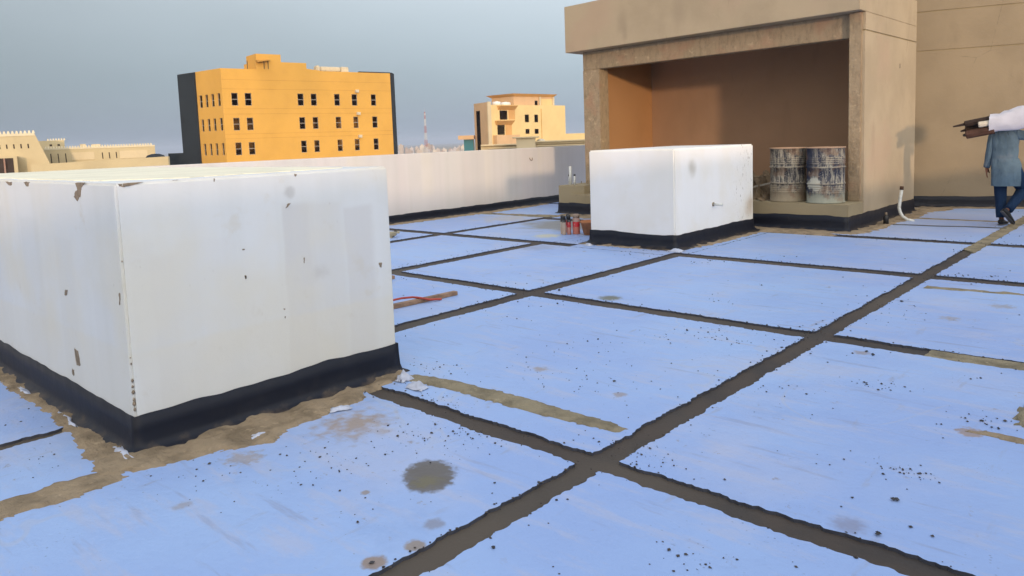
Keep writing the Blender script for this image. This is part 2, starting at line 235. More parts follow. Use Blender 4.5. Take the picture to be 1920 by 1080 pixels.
M['tan_tower'] = mat_plaster('tower_render', (0.30, 0.242, 0.168)).done()
M['plinth'] = mat_plaster('plinth_render', (0.33, 0.275, 0.18)).done()
M['inside'] = mat_plaster('inner_render', (0.42, 0.235, 0.115), 0.6).done()
M['inside_back'] = mat_plaster('inner_back_render', (0.38, 0.238, 0.152), 0.7).done()
M['concrete'] = mat_concrete()
M['peeled'] = simple('bare_cement', (0.27, 0.215, 0.16), 0.2, 30, 0.95)
M['pvc'] = simple('white_pvc', (0.66, 0.68, 0.66), 0.12, 20, 0.4, 0.5)
M['black'] = simple('black_plastic', (0.015, 0.015, 0.017), 0.2, 20, 0.45, 0.5)
M['brass'] = simple('old_brass', (0.36, 0.30, 0.20), 0.3, 40, 0.5, 0.5, 0.4)

# ------------------------------------------------------------------ object helpers
def tag(o, label=None, cat=None, group=None, kind=None):
    if label: o['label'] = label
    if cat: o['category'] = cat
    if group: o['group'] = group
    if kind: o['kind'] = kind
    return o
def empty(name, loc, label=None, cat=None, group=None, rz=0):
    o = bpy.data.objects.new(name, None); C.objects.link(o); o.location = loc; o.rotation_euler = (0, 0, rz)
    return tag(o, label, cat, group)
class MB:
    def __init__(s): s.bm = bmesh.new()
    def prism(s, foot, z0, z1, z1s=None):
        n = len(foot)
        a = [s.bm.verts.new((x, y, z0)) for x, y in foot]
        b = [s.bm.verts.new((foot[i][0], foot[i][1], z1s[i] if z1s else z1)) for i in range(n)]
        s.bm.faces.new(a[::-1]); s.bm.faces.new(b)
        for i in range(n): s.bm.faces.new((a[i], a[(i + 1) % n], b[(i + 1) % n], b[i]))
        return s
    def box(s, x0, x1, y0, y1, z0, z1): return s.prism([(x0, y0), (x1, y0), (x1, y1), (x0, y1)], z0, z1)
    def quad(s, *p): s.bm.faces.new([s.bm.verts.new(q) for q in p]); return s
    def slab(s, pts, z0, z1):
        """ragged outline raised from z0 to z1"""
        a = [s.bm.verts.new((x, y, z0)) for x, y in pts]; b = [s.bm.verts.new((x, y, z1)) for x, y in pts]
        n = len(pts); f = s.bm.faces.new(b)
        for i in range(n): s.bm.faces.new((a[i], a[(i + 1) % n], b[(i + 1) % n], b[i]))
        return s
    def tube(s, pts, rad, seg=10, caps=True):
        pts = [Vector(p) for p in pts]; rs = rad if isinstance(rad, (list, tuple)) else [rad] * len(pts)
        rings = []; prev = None
        for i, p in enumerate(pts):
            d = (pts[min(i + 1, len(pts) - 1)] - pts[max(i - 1, 0)]).normalized()
            up = prev if prev is not None else (Vector((0, 0, 1)) if abs(d.z) < 0.9 else Vector((1, 0, 0)))
            a = d.cross(up).normalized(); b = a.cross(d).normalized(); prev = b
            rings.append([s.bm.verts.new(p + (a * math.cos(t) + b * math.sin(t)) * rs[i]) for t in [2 * math.pi * k / seg for k in range(seg)]])
        for r0, r1 in zip(rings, rings[1:]):
            for k in range(seg): s.bm.faces.new((r0[k], r0[(k + 1) % seg], r1[(k + 1) % seg], r1[k]))
        if caps: s.bm.faces.new(rings[0][::-1]); s.bm.faces.new(rings[-1])
        return s
    def lathe(s, prof, c=(0, 0, 0), seg=24, capb=True, capt=False, sx=1, sy=1):
        rings = [[s.bm.verts.new((c[0] + r * sx * math.cos(t), c[1] + r * sy * math.sin(t), c[2] + z)) for t in [2 * math.pi * k / seg for k in range(seg)]] for r, z in prof]
        for r0, r1 in zip(rings, rings[1:]):
            for k in range(seg): s.bm.faces.new((r0[k], r0[(k + 1) % seg], r1[(k + 1) % seg], r1[k]))
        if capb: s.bm.faces.new(rings[0][::-1])
        if capt: s.bm.faces.new(rings[-1])
        return s
    def rock(s, p, r, flat=0.6):
        vs = []
        for d in ((1, 0, 0), (0, 1, 0), (-1, 0, 0), (0, -1, 0), (0, 0, 1), (0, 0, -1)):
            k = r * random.uniform(0.6, 1.25)
            vs.append(s.bm.verts.new((p[0] + d[0] * k, p[1] + d[1] * k, p[2] + d[2] * k * flat)))
        for i in range(4):
            j = (i + 1) % 4
            s.bm.faces.new((vs[i], vs[j], vs[4])); s.bm.faces.new((vs[j], vs[i], vs[5]))
        return s
    def build(s, name, mat, parent=None, smooth=False, bevel=0, loc=None):
        me = bpy.data.meshes.new(name)
        bmesh.ops.recalc_face_normals(s.bm, faces=s.bm.faces)
        if bevel:
            bmesh.ops.bevel(s.bm, geom=[e for e in s.bm.edges if e.calc_face_angle(0) > 0.5], offset=bevel, segments=2, affect='EDGES')
        s.bm.to_mesh(me); s.bm.free()
        if mat: me.materials.append(mat)
        if smooth:
            for p in me.polygons: p.use_smooth = True
        o = bpy.data.objects.new(name, me); C.objects.link(o)
        if parent: o.parent = parent
        if loc: o.location = loc
        return o
def origin_to(o, p):
    """put the origin of an unparented mesh at its base p"""
    o.data.transform(Matrix.Translation(-Vector(p))); o.location = p
    return o
def nz(x, y=0, z=0): return noise.noise(Vector((x, y, z)))
def ragged_loop(pts, step=0.035, amp=0.01, seed=0.0, freq=9.0):
    """closed outline with its straight sides broken into an uneven torn edge"""
    out = []; n = len(pts)
    for i in range(n):
        a = Vector(pts[i]); b = Vector(pts[(i + 1) % n]); d = b - a; L = d.length
        k = max(1, int(L / step)); nn = Vector((d.y, -d.x)).normalized()
        for j in range(k):
            p = a + d * (j / k)
            o = amp * (1.5 * nz(p.x * freq + seed, p.y * freq) + 1.0 * nz(p.x * freq * 0.25 + seed + 9, p.y * freq * 0.25)) + amp * 0.55 * random.uniform(-1, 1) + amp * 0.9 * nz(p.x * freq * 4 + seed, p.y * freq * 4, 3)
            out.append((p.x + nn.x * o, p.y + nn.y * o))
    return out
# ------------------------------------------------------------------ ground, roof deck, membrane
MB().box(-9000, 9000, -9000, 9000, -22, -20).build('ground', simple('desert_ground', (0.30, 0.25, 0.18), 0.2, 0.01, 0.95))['kind'] = 'structure'
MB().box(-12.35, 3.1, -9.0, 27.0, -19.9, -0.017).build('roof_deck', M['screed'])['kind'] = 'structure'
GX = [-12.02, -9.77, -7.49, -5.13, -2.15, 0.75, 2.85]
GY = [-6.0, -3.0, -0.03, 2.87, 5.77, 8.73, 11.45, 14.2, 17.0, 20.0]
HW = 0.082
HX = [0.082, 0.11, 0.11, 0.105, 0.078, 0.1, 0.1]
HY = [0.08, 0.08, 0.08, 0.075, 0.10, 0.125, 0.12, 0.08, 0.08, 0.08]
def panels():
    m = MB()
    for i in range(len(GX) - 1):
        for j in range(len(GY) - 1):
            x0 = GX[i] + (HX[i] if i else 0); x1 = GX[i + 1] - HX[i + 1]; y0 = GY[j] + HY[j]; y1 = GY[j + 1] - HY[j + 1]
            if GY[j] >= 14: y0 = GY[j] + 0.06
            if j >= 6 and GX[i] < -5 and False: continue
            # no joint between the two sheets left of the small box, and none left of x -7.5 below y 5.8
            if i == 3 and j == 2: x0, x1 = x0, x1
            if i == 0 and j == 5: y1 = 11.60
            if i == 0 and j == 6: y0 = 11.84
            if j <= 2 and i == 2: x1 = -4.91
            if j <= 2 and i == 3: x0 = -4.81
            pts = [(x0, y0), (x1, y0), (x1, y1), (x0, y1)]
            amp = 0.011 if y0 < 9 else 0.014
            m.slab(ragged_loop(pts, 0.02, amp, i * 3.7 + j * 1.3, 7.0), -0.017, random.uniform(-0.001, 0.001))
    for x0, x1, y0, y1 in ((-6.86, -5.24, 8.61, 8.85), (-5.233, -5.027, 8.857, 11.32), (-7.598, -7.382, 8.857, 11.32)):
        m.slab(ragged_loop([(x0, y0), (x1, y0), (x1, y1), (x0, y1)], 0.05, 0.002, x0), -0.017, 0.002)
    return m
mem = panels().build('roof_membrane', M['membrane']); mem['kind'] = 'structure'
mem.data.materials.append(simple('cut_sheet_edge', (0.07, 0.075, 0.10), 0.2, 10))
for p_ in mem.data.polygons:
    if abs(p_.normal.z) < 0.5: p_.material_index = 1
# thin lip of torn sheet and mortar crumbs beside the joints
def crumbs():
    m = MB()
    def put(x, y, r):
        m.rock((x, y, r * 0.35), r)
    for gx, HW in ((-9.77, .11), (-7.49, .11), (-5.13, .105), (-2.15, .078)):
        y = 1.0
        while y < 16:
            dens = 0.5 + 0.9 * nz(gx * 3, y * 1.3)
            y += random.uniform(0.006, 0.035) / max(dens, 0.15) * (1 + max(0, y - 6) * 0.12)
            s = random.choice((-1, 1, -1)); off = HW + random.gauss(0.0, 0.012) + (random.expovariate(9) if random.random() < .25 else 0)
            put(gx + s * off, y, random.uniform(0.003, 0.009) * (1 + y * 0.03))
    for gy, HW in ((2.87, .075), (5.77, .10), (8.73, .125), (11.45, .12)):
        x = -9
        while x < 0.2:
            dens = 0.5 + 0.9 * nz(x * 1.3, gy * 3, 5)
            x += random.uniform(0.006, 0.035) / max(dens, 0.15)
            s = random.choice((1, 1, -1)); off = HW + random.gauss(0.0, 0.012) + (random.expovariate(9) if random.random() < .25 else 0)
            put(x, gy + s * off, random.uniform(0.003, 0.009) * (1 + gy * 0.03))
    # clusters and singles all over the sheets
    for _ in range(95):
        cx = random.uniform(-8, -0.2); cy = random.uniform(1.0, 9.5)
        if -8 < cx < -4.0 and cy < 3.4: continue
        for k in range(random.randint(1, 12)):
            put(cx + random.gauss(0, 0.10), cy + random.gauss(0, 0.06), abs(random.gauss(0.0015, 0.003)) * (1 + cy * 0.06) + 0.0012)
    for cx, cy, n, sp in [(-0.98, 3.68, 45, 0.07), (-1.05, 3.62, 12, 0.16), (-1.42, 4.85, 30, 0.09), (-3.05, 2.5, 50, 0.16), (-3.1, 3.9, 60, 0.30), (-3.3, 4.4, 60, 0.4), (-2.0, 3.05, 40, 0.12),
                          (-2.8, 5.35, 50, 0.35), (-0.8, 4.6, 30, 0.12), (-1.9, 6.6, 30, 0.4), (-3.4, 3.0, 40, 0.12), (-3.2, 1.95, 50, 0.25), (-2.95, 2.75, 50, 0.12), (-3.95, 3.45, 40, 0.13), (-1.35, 2.4, 25, 0.1), (-3.6, 1.5, 30, 0.2), (-4.5, 1.1, 14, 0.12)]:
        for k in range(n): put(cx + random.gauss(0, sp), cy + random.gauss(0, sp * 0.6), abs(random.gauss(0.002, 0.003)) + 0.0015)
    return m
crumbs().build('mortar_crumbs', simple('dark_crumbs', (0.085, 0.072, 0.068), 0.3, 40, 0.95))['kind'] = 'stuff'
# single larger stones
sm = [simple('dark_stone', (0.07, 0.07, 0.08), 0.3, 30, 0.9), simple('tan_stone', (0.24, 0.19, 0.15), 0.3, 30, 0.9)]
def stones():
    m = MB()
    for x, y, rp in K['stones']:
        r = rp * 0.75 * math.hypot(x, y) / 1407
        for k in range(3): m.rock((x + random.uniform(-.4, .4) * r, y + random.uniform(-.4, .4) * r, r * 0.4), r * random.uniform(.5, .8), 0.7)
    return m
stones().build('mortar_lumps', sm[0])['kind'] = 'stuff'

def patch_mesh(outline, h=0.02, cell=0.03, seed=0, edge=0.05, base=0.0015, fn=None):
    """lumpy heap of mortar over an outline: grid height field that falls to nothing at a torn edge"""
    m = MB(); xs = [p[0] for p in outline]; ys = [p[1] for p in outline]
    def inside(x, y):
        c = False; n = len(outline)
        for i in range(n):
            x1, y1 = outline[i]; x2, y2 = outline[(i + 1) % n]
            if (y1 > y) != (y2 > y) and x < (x2 - x1) * (y - y1) / (y2 - y1) + x1: c = not c
        return c
    def dist(x, y):
        d = 9; n = len(outline); p = Vector((x, y))
        for i in range(n):
            a = Vector(outline[i]); b = Vector(outline[(i + 1) % n]); ab = b - a
            t = max(0, min(1, (p - a).dot(ab) / max(ab.length_squared, 1e-9))); d = min(d, (a + ab * t - p).length)
        return d if inside(x, y) else -d
    V = {}
    x0, y0 = min(xs) - edge, min(ys) - edge
    nx = int((max(xs) + edge - x0) / cell) + 1; ny = int((max(ys) + edge - y0) / cell) + 1
    H = {}
    for i in range(nx + 1):
        for j in range(ny + 1):
            x = x0 + i * cell; y = y0 + j * cell
            d = dist(x, y) + edge * 0.9 * nz(x * 11 + seed, y * 11) + edge * 0.6 * nz(x * 31 + seed, y * 31)
            t = max(0.0, min(1.0, d / (edge * 0.7)))
            z = base + h * t * (0.55 + 0.9 * nz(x * 6 + seed, y * 6, 3) + 0.35 * nz(x * 23, y * 23, 7)) - (0.02 if d <= 0 else 0)
            H[i, j] = (x, y, z, d)
    def gv(i, j):
        if (i, j) not in V: x, y, z, d = H[i, j]; V[i, j] = m.bm.verts.new((x, y, z))
        return V[i, j]
    for i in range(nx):
        for j in range(ny):
            if max(H[a][3] for a in ((i, j), (i + 1, j), (i, j + 1), (i + 1, j + 1))) > 0:
                m.bm.faces.new((gv(i, j), gv(i + 1, j), gv(i + 1, j + 1), gv(i, j + 1)))
    return m
def mortar(outline, mat='mortar', **k):
    o = patch_mesh(outline, **k).build('mortar_patch', M[mat], smooth=True); o['kind'] = 'structure'; return o
mortar([(-4.16, 1.28), (-3.90, 1.33), (-3.80, 1.75), (-3.68, 1.98), (-3.78, 2.15), (-3.82, 2.5), (-3.86, 2.75), (-3.98, 2.80), (-3.95, 3.0), (-3.98, 3.2), (-4.16, 3.25)], h=0.022, cell=0.016, seed=1, edge=0.035)
mortar([(-8.5, 1.25), (-6.36, 1.31), (-5.28, 1.335), (-4.75, 1.30), (-4.2, 1.24), (-3.98, 1.20), (-3.9, 1.5), (-8.5, 1.5)], h=0.02, cell=0.02, seed=2, edge=0.03)
mortar([(-4.09, -2.0), (-3.86, -2.0), (-3.85, 0.75), (-3.83, 1.1), (-3.86, 1.32), (-4.15, 1.35), (-4.05, 1.24), (-4.09, 0.8)], h=0.014, cell=0.02, seed=3, edge=0.03)
mortar([(-4.0, 3.10), (-3.98, 3.24), (-3.6, 3.33), (-3.0, 3.35), (-2.25, 3.33), (-2.30, 3.22), (-2.8, 3.18), (-3.55, 3.16)], mat='mortar_grey', h=0.012, cell=0.016, seed=4, edge=0.025)
mortar([(-2.0, 8.06), (-2.0, 8.22), (0.5, 8.32), (0.5, 8.2), (-1.2, 8.18)], mat='mortar_grey', h=0.014, cell=0.04, seed=5, edge=0.03)
mortar([(-0.70, 4.60), (-0.70, 5.05), (-0.60, 5.25), (-0.3, 5.3), (-0.2, 4.9), (-0.35, 4.55), (-0.6, 4.57)], mat='mortar_grey', h=0.05, cell=0.02, seed=6, edge=0.05)
mortar([(-0.86, 4.36), (-0.80, 4.42), (-0.62, 4.42), (-0.5, 4.36), (-0.6, 4.33), (-0.78, 4.35)], h=0.006, cell=0.012, seed=16, edge=0.02)
mortar([(-11.8, 11.5), (-11.8, 11.7), (-9.8, 12.05), (-9.8, 11.85)], mat='mortar_grey', h=0.012, cell=0.05, seed=7, edge=0.03)
mortar([(-11.98, 6), (-11.75, 6), (-11.78, 8), (-11.7, 10), (-11.6, 12), (-11.75, 14), (-11.98, 14)], mat='mortar', h=0.02, cell=0.05, seed=8, edge=0.09)
mortar([(-4.1, 11.6), (-3.75, 11.7), (-3.65, 12.6), (-3.72, 13.3), (-3.6, 14.2), (-3.7, 15.2), (-3.4, 15.9), (-4.2, 16.0), (-4.2, 11.8)], mat='mortar', h=0.025, cell=0.05, seed=9, edge=0.08)
mortar([(-9.9, 11.9), (-7, 11.6), (-5.5, 11.55), (-4.1, 11.45), (-4.1, 11.95), (-9.9, 12.4)], mat='mortar', h=0.02, cell=0.07, seed=10, edge=0.1)
mortar([(-6.9, 8.86), (-6, 8.9), (-5.4, 8.92), (-5.26, 8.98), (-5.13, 9.6), (-5.10, 10.6), (-5.15, 11.6), (-5.5, 11.6), (-5.5, 9.1), (-6.9, 9.05)], mat='mortar', h=0.02, cell=0.045, seed=11, edge=0.07)
mortar([(-3.7, 14.12), (-3.7, 14.30), (-2.2, 14.26), (0.5, 14.30), (0.5, 14.1), (-2.2, 14.10)], mat='mortar_grey', h=0.008, cell=0.04, seed=12, edge=0.02)
mortar([(-3.9, 15.6), (-3.4, 16.1), (0.5, 17.3), (0.5, 17.9), (-4.2, 16.3)], mat='mortar', h=0.02, cell=0.08, seed=13, edge=0.1)
# tan fill in the right end of the second cross joint and the far end of the long joint
o = MB().slab(ragged_loop([(-1.39, 5.67), (1.8, 5.67), (1.8, 5.87), (-1.39, 5.87)], 0.04, 0.006, 4), -0.016, -0.004).build('mortar_patch', M['mortar_grey']); o['kind'] = 'structure'
o = MB().slab(ragged_loop([(-2.232, 10.9), (-2.06, 10.6), (-2.06, 16.4), (-2.232, 16.4)], 0.05, 0.01, 5), -0.016, 0.004).build('mortar_patch', M['mortar_grey']); o['kind'] = 'structure'

# torn white flaps of sheet standing up beside the large block
def flap(pts, h, seed):
    m = MB(); n = 7; g = []
    a, b, c, d = [Vector(p) for p in pts]
    for i in range(n + 1):
        row = []
        for j in range(n + 1):
            u, v = i / n, j / n
            p = (a * (1 - u) + b * u) * (1 - v) + (d * (1 - u) + c * u) * v
            z = 0.004 + h * math.sin(math.pi * u) ** 0.7 * math.sin(math.pi * v) * (0.7 + 0.6 * nz(u * 4 + seed, v * 4)) + 0.01 * abs(nz(u * 9 + seed, v * 9, 2))
            row.append(m.bm.verts.new((p.x + 0.02 * nz(u * 5, v * 5, seed), p.y + 0.02 * nz(u * 5, v * 5, seed + 3), z)))
        g.append(row)
    for i in range(n):
        for j in range(n): m.bm.faces.new((g[i][j], g[i + 1][j], g[i + 1][j + 1], g[i][j + 1]))
    return m
M['flap'] = simple('torn_membrane', (0.50, 0.54, 0.66), 0.1, 10, 0.6)
for k, (pts, h) in enumerate([
    ([(-3.97, 3.05), (-3.90, 3.07), (-3.90, 3.17), (-4.00, 3.15)], 0.08),
    ([(-3.80, 3.01), (-3.66, 3.02), (-3.68, 3.11), (-3.84, 3.10)], 0.05),
    ([(-3.86, 2.46), (-3.81, 2.44), (-3.76, 2.56), (-3.82, 2.58)], 0.03),
    ([(-3.86, 1.96), (-3.81, 1.94), (-3.79, 2.02), (-3.85, 2.04)], 0.02),
    ([(-4.40, 1.36), (-4.0, 1.37), (-3.98, 1.41), (-4.35, 1.43)], 0.025),
    ([(-5.25, 1.375), (-4.95, 1.36), (-4.75, 1.37), (-5.2, 1.40)], 0.02),
    ([(-6.1, 1.35), (-5.7, 1.35), (-5.7, 1.39), (-6.1, 1.39)], 0.02),
    ([(-5.40, 8.92), (-5.18, 8.86), (-5.15, 9.02), (-5.33, 9.05)], 0.04),
    ([(-6.75, 8.80), (-6.6, 8.76), (-6.6, 8.86), (-6.72, 8.9)], 0.04)]):
    o = flap(pts, h, k * 2.1).build('torn_sheet', M['flap'], smooth=True); o['kind'] = 'structure'

# ------------------------------------------------------------------ bitumen strip with wavy top and flared foot
def band(path, h, out=0.05, t=0.008, seed=0, wav=0.012, step=0.05, closed=True):
    """path: wall foot line seen from outside, outward on the right-hand side of travel"""
    m = MB(); n = len(path); pts = []
    segs = n if closed else n - 1
    for i in range(segs):
        a = Vector(path[i]); b = Vector(path[(i + 1) % n]); L = (b - a).length; k = max(1, int(L / step))
        d = (b - a).normalized(); nn = Vector((d.y, -d.x))
        for j in range(k): pts.append((a + (b - a) * (j / k), nn, j == 0))
    if not closed: pts.append((Vector(path[-1]), pts[-1][1], False))
    N = len(pts); rows = []
    for i, (p, nn, corner) in enumerate(pts):
        if corner and (closed or i):
            pn = pts[i - 1][1]; q = (nn + pn); nn = q / max(q.dot(nn), 0.3)
        top = h + wav * (1.6 * nz(p.x * 1.7 + seed, p.y * 1.7) + 0.8 * nz(p.x * 7 + seed, p.y * 7))
        o2 = out * (1 + 0.5 * nz(p.x * 3 + seed, p.y * 3, 4))
        prof = [(0.0, top + 0.001), (t, top), (t + 0.002, top * 0.6), (t + 0.006, h * 0.28), (o2 * 0.45, h * 0.11), (o2, 0.012), (o2 * 1.25, 0.002)]
        rows.append([m.bm.verts.new((p.x + nn.x * a, p.y + nn.y * a, z)) for a, z in prof])
    for i in range(N if closed else N - 1):
        r0, r1 = rows[i], rows[(i + 1) % N]
        for k in range(len(r0) - 1): m.bm.faces.new((r0[k], r1[k], r1[k + 1], r0[k + 1]))
    return m

# ------------------------------------------------------------------ large white block
def rounded_block(x0, x1, y0, y1, z1, bev, step=0.25):
    m = MB(); m.box(x0, x1, y0, y1, -0.015, z1)
    return m
big = empty('roof_block', (-6.3, 2.35, 0), 'large white painted block with black foot band and peeling upper corner', 'roof block')
def local(o, parent):
    o.parent = parent; o.matrix_parent_inverse = Matrix.Translation(-Vector(parent.location)); return o
M['white_big'] = M['white']
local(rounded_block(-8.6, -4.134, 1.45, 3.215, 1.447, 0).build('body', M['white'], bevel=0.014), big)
local(band([(-8.6, 1.45), (-4.134, 1.45), (-4.134, 3.215), (-8.6, 3.215)], 0.205, 0.055, seed=2, wav=0.014, step=0.04).build('bitumen_band', M['bitumen'], smooth=True), big)
def chip(pts, axis, val, out):
    m = MB(); q = []
    for a, z in pts:
        q.append((val, a, z) if axis == 'x' else (a, val, z))
    o = Vector((0.0025, 0, 0)) if axis == 'x' else Vector((0, -0.0025, 0))
    f = [m.bm.verts.new(Vector(p) + o) for p in q]; b = [m.bm.verts.new(Vector(p) - o) for p in q]
    m.bm.faces.new(f)
    for i in range(len(q)): m.bm.faces.new((f[i], f[(i + 1) % len(q)], b[(i + 1) % len(q)], b[i]))
    return m
def fray(pts, amp=0.006, n=4):
    out = []
    for i in range(len(pts)):
        a = pts[i]; b = pts[(i + 1) % len(pts)]
        for k in range(n):
            out.append((a[0] + (b[0] - a[0]) * k / n + random.uniform(-amp, amp) * (k > 0), min(1.446, a[1] + (b[1] - a[1]) * k / n + random.uniform(-amp, amp) * (k > 0))))
    return out
for p in K['peel_front']: local(chip(fray(p), 'y', 1.45, 0).build('peeled_patch', M['peeled']), big)
for p in K['peel_right']:
    if max(q[0] for q in p) < 3.2: local(chip(fray(p, 0.002), 'x', -4.134, 0).build('peeled_patch', M['peeled']), big)
# chips knocked out of the front corner
for zc, s in [(1.03, .006), (.52, .006), (.49, .005), (.40, .012), (.36, .01), (.33, .012), (.295, .01), (.265, .012), (.24, .01)]:
    m = MB(); m.rock((-4.139 + random.uniform(-.003, .002), 1.456, zc + random.uniform(-.01, .01)), s * random.uniform(0.7, 1.2), random.uniform(0.9, 1.9)); local(m.build('peeled_patch', M['peeled']), big)
# yellow sheet over the top, low sunlight painted into its colour
def top_tint():
    m = MB(); m.slab(ragged_loop([(-8.5, 1.52), (-4.6, 1.54), (-4.3, 1.9), (-4.35, 3.0), (-5.0, 3.1), (-8.5, 3.12)], 0.06, 0.03, 3), 1.445, 1.451); return m
local(top_tint().build('sunlit_tint', M['sunlit_top']), big)

# ------------------------------------------------------------------ small white box
small = empty('water_box', (-6.05, 10.25, 0), 'smaller white box with a brass pipe stub, standing in front of the open shed', 'roof block')
local(MB().box(-6.80, -5.345, 9.06, 11.50, -0.015, 1.395).build('body', M['white_box'], bevel=0.02), small)
local(band([(-6.80, 9.06), (-5.345, 9.06), (-5.345, 11.50), (-6.80, 11.50)], 0.20, 0.10, seed=7, wav=0.012, step=0.05).build('bitumen_band', M['bitumen'], smooth=True), small)
s = Vector(K['stub']); s.x = -5.345
ps = MB(); ps.lathe([(0.03, -0.001), (0.03, 0.012)], (0, 0, 0), 14, True, True)
st = ps.build('pipe_flange', M['brass'], None); st.rotation_euler = (0, R(90), 0); st.location = s; local(st, small)
local(MB().tube([s, s + Vector((0.09, 0, -0.004)), s + Vector((0.15, 0.0, -0.004))], [0.016, 0.016, 0.022], 12).build('pipe_stub', M['pvc'], smooth=True), small)

# ------------------------------------------------------------------ far parapet (left), shading parapet (right), added shade block and end wall behind
par = empty('parapet_wall', (-12.1, 10, 0), 'long low white parapet wall with black foot band along the far roof edge', 'parapet wall')
local(MB().box(-12.30, -12.0, -8.8, 26.5, -0.015, 1.385).build('body', M['parapet'], bevel=0.012), par)
local(band([(-12.0, -8.8), (-12.0, 26.5)], 0.165, 0.09, seed=4, wav=0.014, step=0.1, closed=False).build('bitumen_band', M['bitumen'], smooth=True), par)
h = Vector(K['parapet_hook'])
hk = MB(); hk.tube([(-11.995, h.y - 0.05, h.z + 0.04), (-11.975, h.y - 0.035, h.z - 0.01), (-11.97, h.y, h.z - 0.025), (-11.975, h.y + 0.035, h.z - 0.01), (-11.995, h.y + 0.05, h.z + 0.04)], 0.009, 6)
local(hk.build('hook', M['peeled']), par)
par2 = empty('parapet_wall', (2.9, 9, 0), 'white parapet wall along the near roof edge, right of the picture', 'parapet wall')
local(MB().box(2.8, 3.05, 6.0, 20, -0.015, 1.45).build('body', M['parapet']), par2)
hut = empty('roof_block', (3.6, -4, 0), 'unseen tall white block added behind the photographer to cast shade', 'roof block')  # out of view, added to keep the two white boxes in shade
local(MB().box(2.6, 5.2, -9.0, 6.0, -0.015, 2.25).build('body', M['white']), hut)
hut2 = empty('parapet_wall', (-3, -8.9, 0), 'white parapet wall closing the roof behind the photographer', 'parapet wall')
local(MB().box(-12.0, 2.6, -9.0, -8.75, -0.015, 1.4).build('body', M['parapet']), hut2)
# ------------------------------------------------------------------ open shed
SK = 0.079
def Yf(x, b): return b + SK * (-4.0 - x)
def sk(x0, x1, b0, b1): return [(x0, Yf(x0, b0)), (x1, Yf(x1, b0)), (x1, Yf(x1, b1)), (x0, Yf(x0, b1))]
def skbox(x0, x1, b0, b1, z0, z1): return MB().prism(sk(x0, x1, b0, b1), z0, z1)
shed = empty('roof_shed', (-6.8, 13.8, 0), 'open fronted tan concrete shed with two drums standing inside', 'shed')
def sh(m, name, mat, bevel=0, **k): return local(m.build(name, M[mat], bevel=bevel, **k), shed)
sh(MB().prism([(-9.80, Yf(-9.8, 11.88)), (-4.0, 11.88), (-4.0, 12.578), (-4.203, 12.59), (-4.203, 15.38), (-9.80, Yf(-9.8, 15.38))], -0.015, 0.42), 'plinth', 'plinth', 0.012)
sh(band([(-9.80, Yf(-9.8, 11.88)), (-4.0, 11.88), (-4.0, 15.40)], 0.235, 0.06, seed=9, wav=0.018, step=0.07, closed=False), 'bitumen_band', 'bitumen', smooth=True)
# side wall in courses with a shallow groove between
sh(skbox(-4.20, -4.0, 12.58, 15.40, -0.015, 3.105), 'side_wall', 'tan', 0.004)
sh(skbox(-4.20, -4.014, 12.62, 15.39, 3.106, 3.124), 'wall_groove', 'plinth')
sh(skbox(-4.20, -4.0, 12.60, 15.40, 3.125, 3.398), 'side_wall', 'tan', 0.004)
sh(skbox(-10.16, -4.0, 12.32, 15.40, 3.40, 4.36), 'roof_slab', 'tan', 0.006)
sh(MB().box(-3.999, -3.996, 12.34, 15.38, 3.862, 3.876), 'wall_groove', 'plinth')
# concrete frame
sh(skbox(-4.235, -4.045, 12.535, 12.86, 0.421, 3.395), 'pillar', 'concrete', 0.008)
sh(skbox(-9.92, -9.46, 12.62, 12.94, 0.421, 3.02), 'pillar', 'concrete', 0.01)
sh(skbox(-9.92, -4.237, 12.63, 12.84, 3.022, 3.397), 'beam', 'concrete', 0.008)
sh(skbox(-9.92, -9.55, 12.95, 15.2, 0.421, 3.397), 'inner_wall', 'inside')
sh(skbox(-9.549, -4.202, 14.78, 15.2, 0.421, 3.397), 'inner_wall', 'inside_back')
# raised block at the left end, with pipes standing in it
def tallb():
    return MB().prism([(-10.10, 12.27), (-9.81, 12.36), (-9.62, 12.50), (-9.60, 14.6), (-10.10, 14.6)], -0.015, 0.595)
kb = empty('kerb_block', (-9.95, 13.2, 0), 'low tan block with pipe ends sticking up, left of the open shed', 'concrete block')
local(MB().prism([(-10.16, 12.44), (-9.47, 12.44), (-9.47, 13.0), (-9.79, 13.02), (-9.79, 14.6), (-10.16, 14.6)], -0.015, 0.592).build('body', M['plinth'], bevel=0.01), kb)
local(band([(-10.16, 14.6), (-10.16, 12.44), (-9.81, 12.44)], 0.22, 0.05, seed=19, closed=False).build('bitumen_band', M['bitumen'], smooth=True), kb)
for (x, y, zt, r, cap, lab) in [(-10.03, 12.66, 0.79, 0.02, True, 'short white capped pipe, leftmost of three pipe ends on the low tan block'),
                      (-9.955, 12.60, 0.99, 0.028, False, 'tallest white pipe end, the middle of three on the low tan block'),
                      (-9.86, 12.62, 0.80, 0.02, True, 'short white capped pipe, rightmost of three pipe ends on the low tan block')]:
    zb = 0.585
    e = empty('pipe', (x, y, zb), lab, 'pipe', 'pipe ends on the low tan block')
    local(MB().tube([(x, y, zb), (x + 0.004, y, zt)], r, 12).build('pipe_body', M['pvc'], smooth=True), e)
    if cap: local(MB().tube([(x + 0.004, y, zt - 0.015), (x + 0.004, y, zt + 0.02)], r * 1.15, 12).build('pipe_cap', M['black']), e)
for k, (x, y) in enumerate([(-9.90, 12.9), (-9.72, 12.88), (-9.64, 12.86), (-9.56, 12.84)]):
    o = MB().tube([(x, y, 0.58), (x + random.uniform(-.02, .02), y, 0.66 + 0.02 * k)], 0.008, 6).build('rebar_stub', M['brass']); origin_to(o, (x, y, 0.58))
    tag(o, 'short bare steel stub poking out of the low tan block near the pillar', 'steel stub', 'steel stubs on the low tan block')

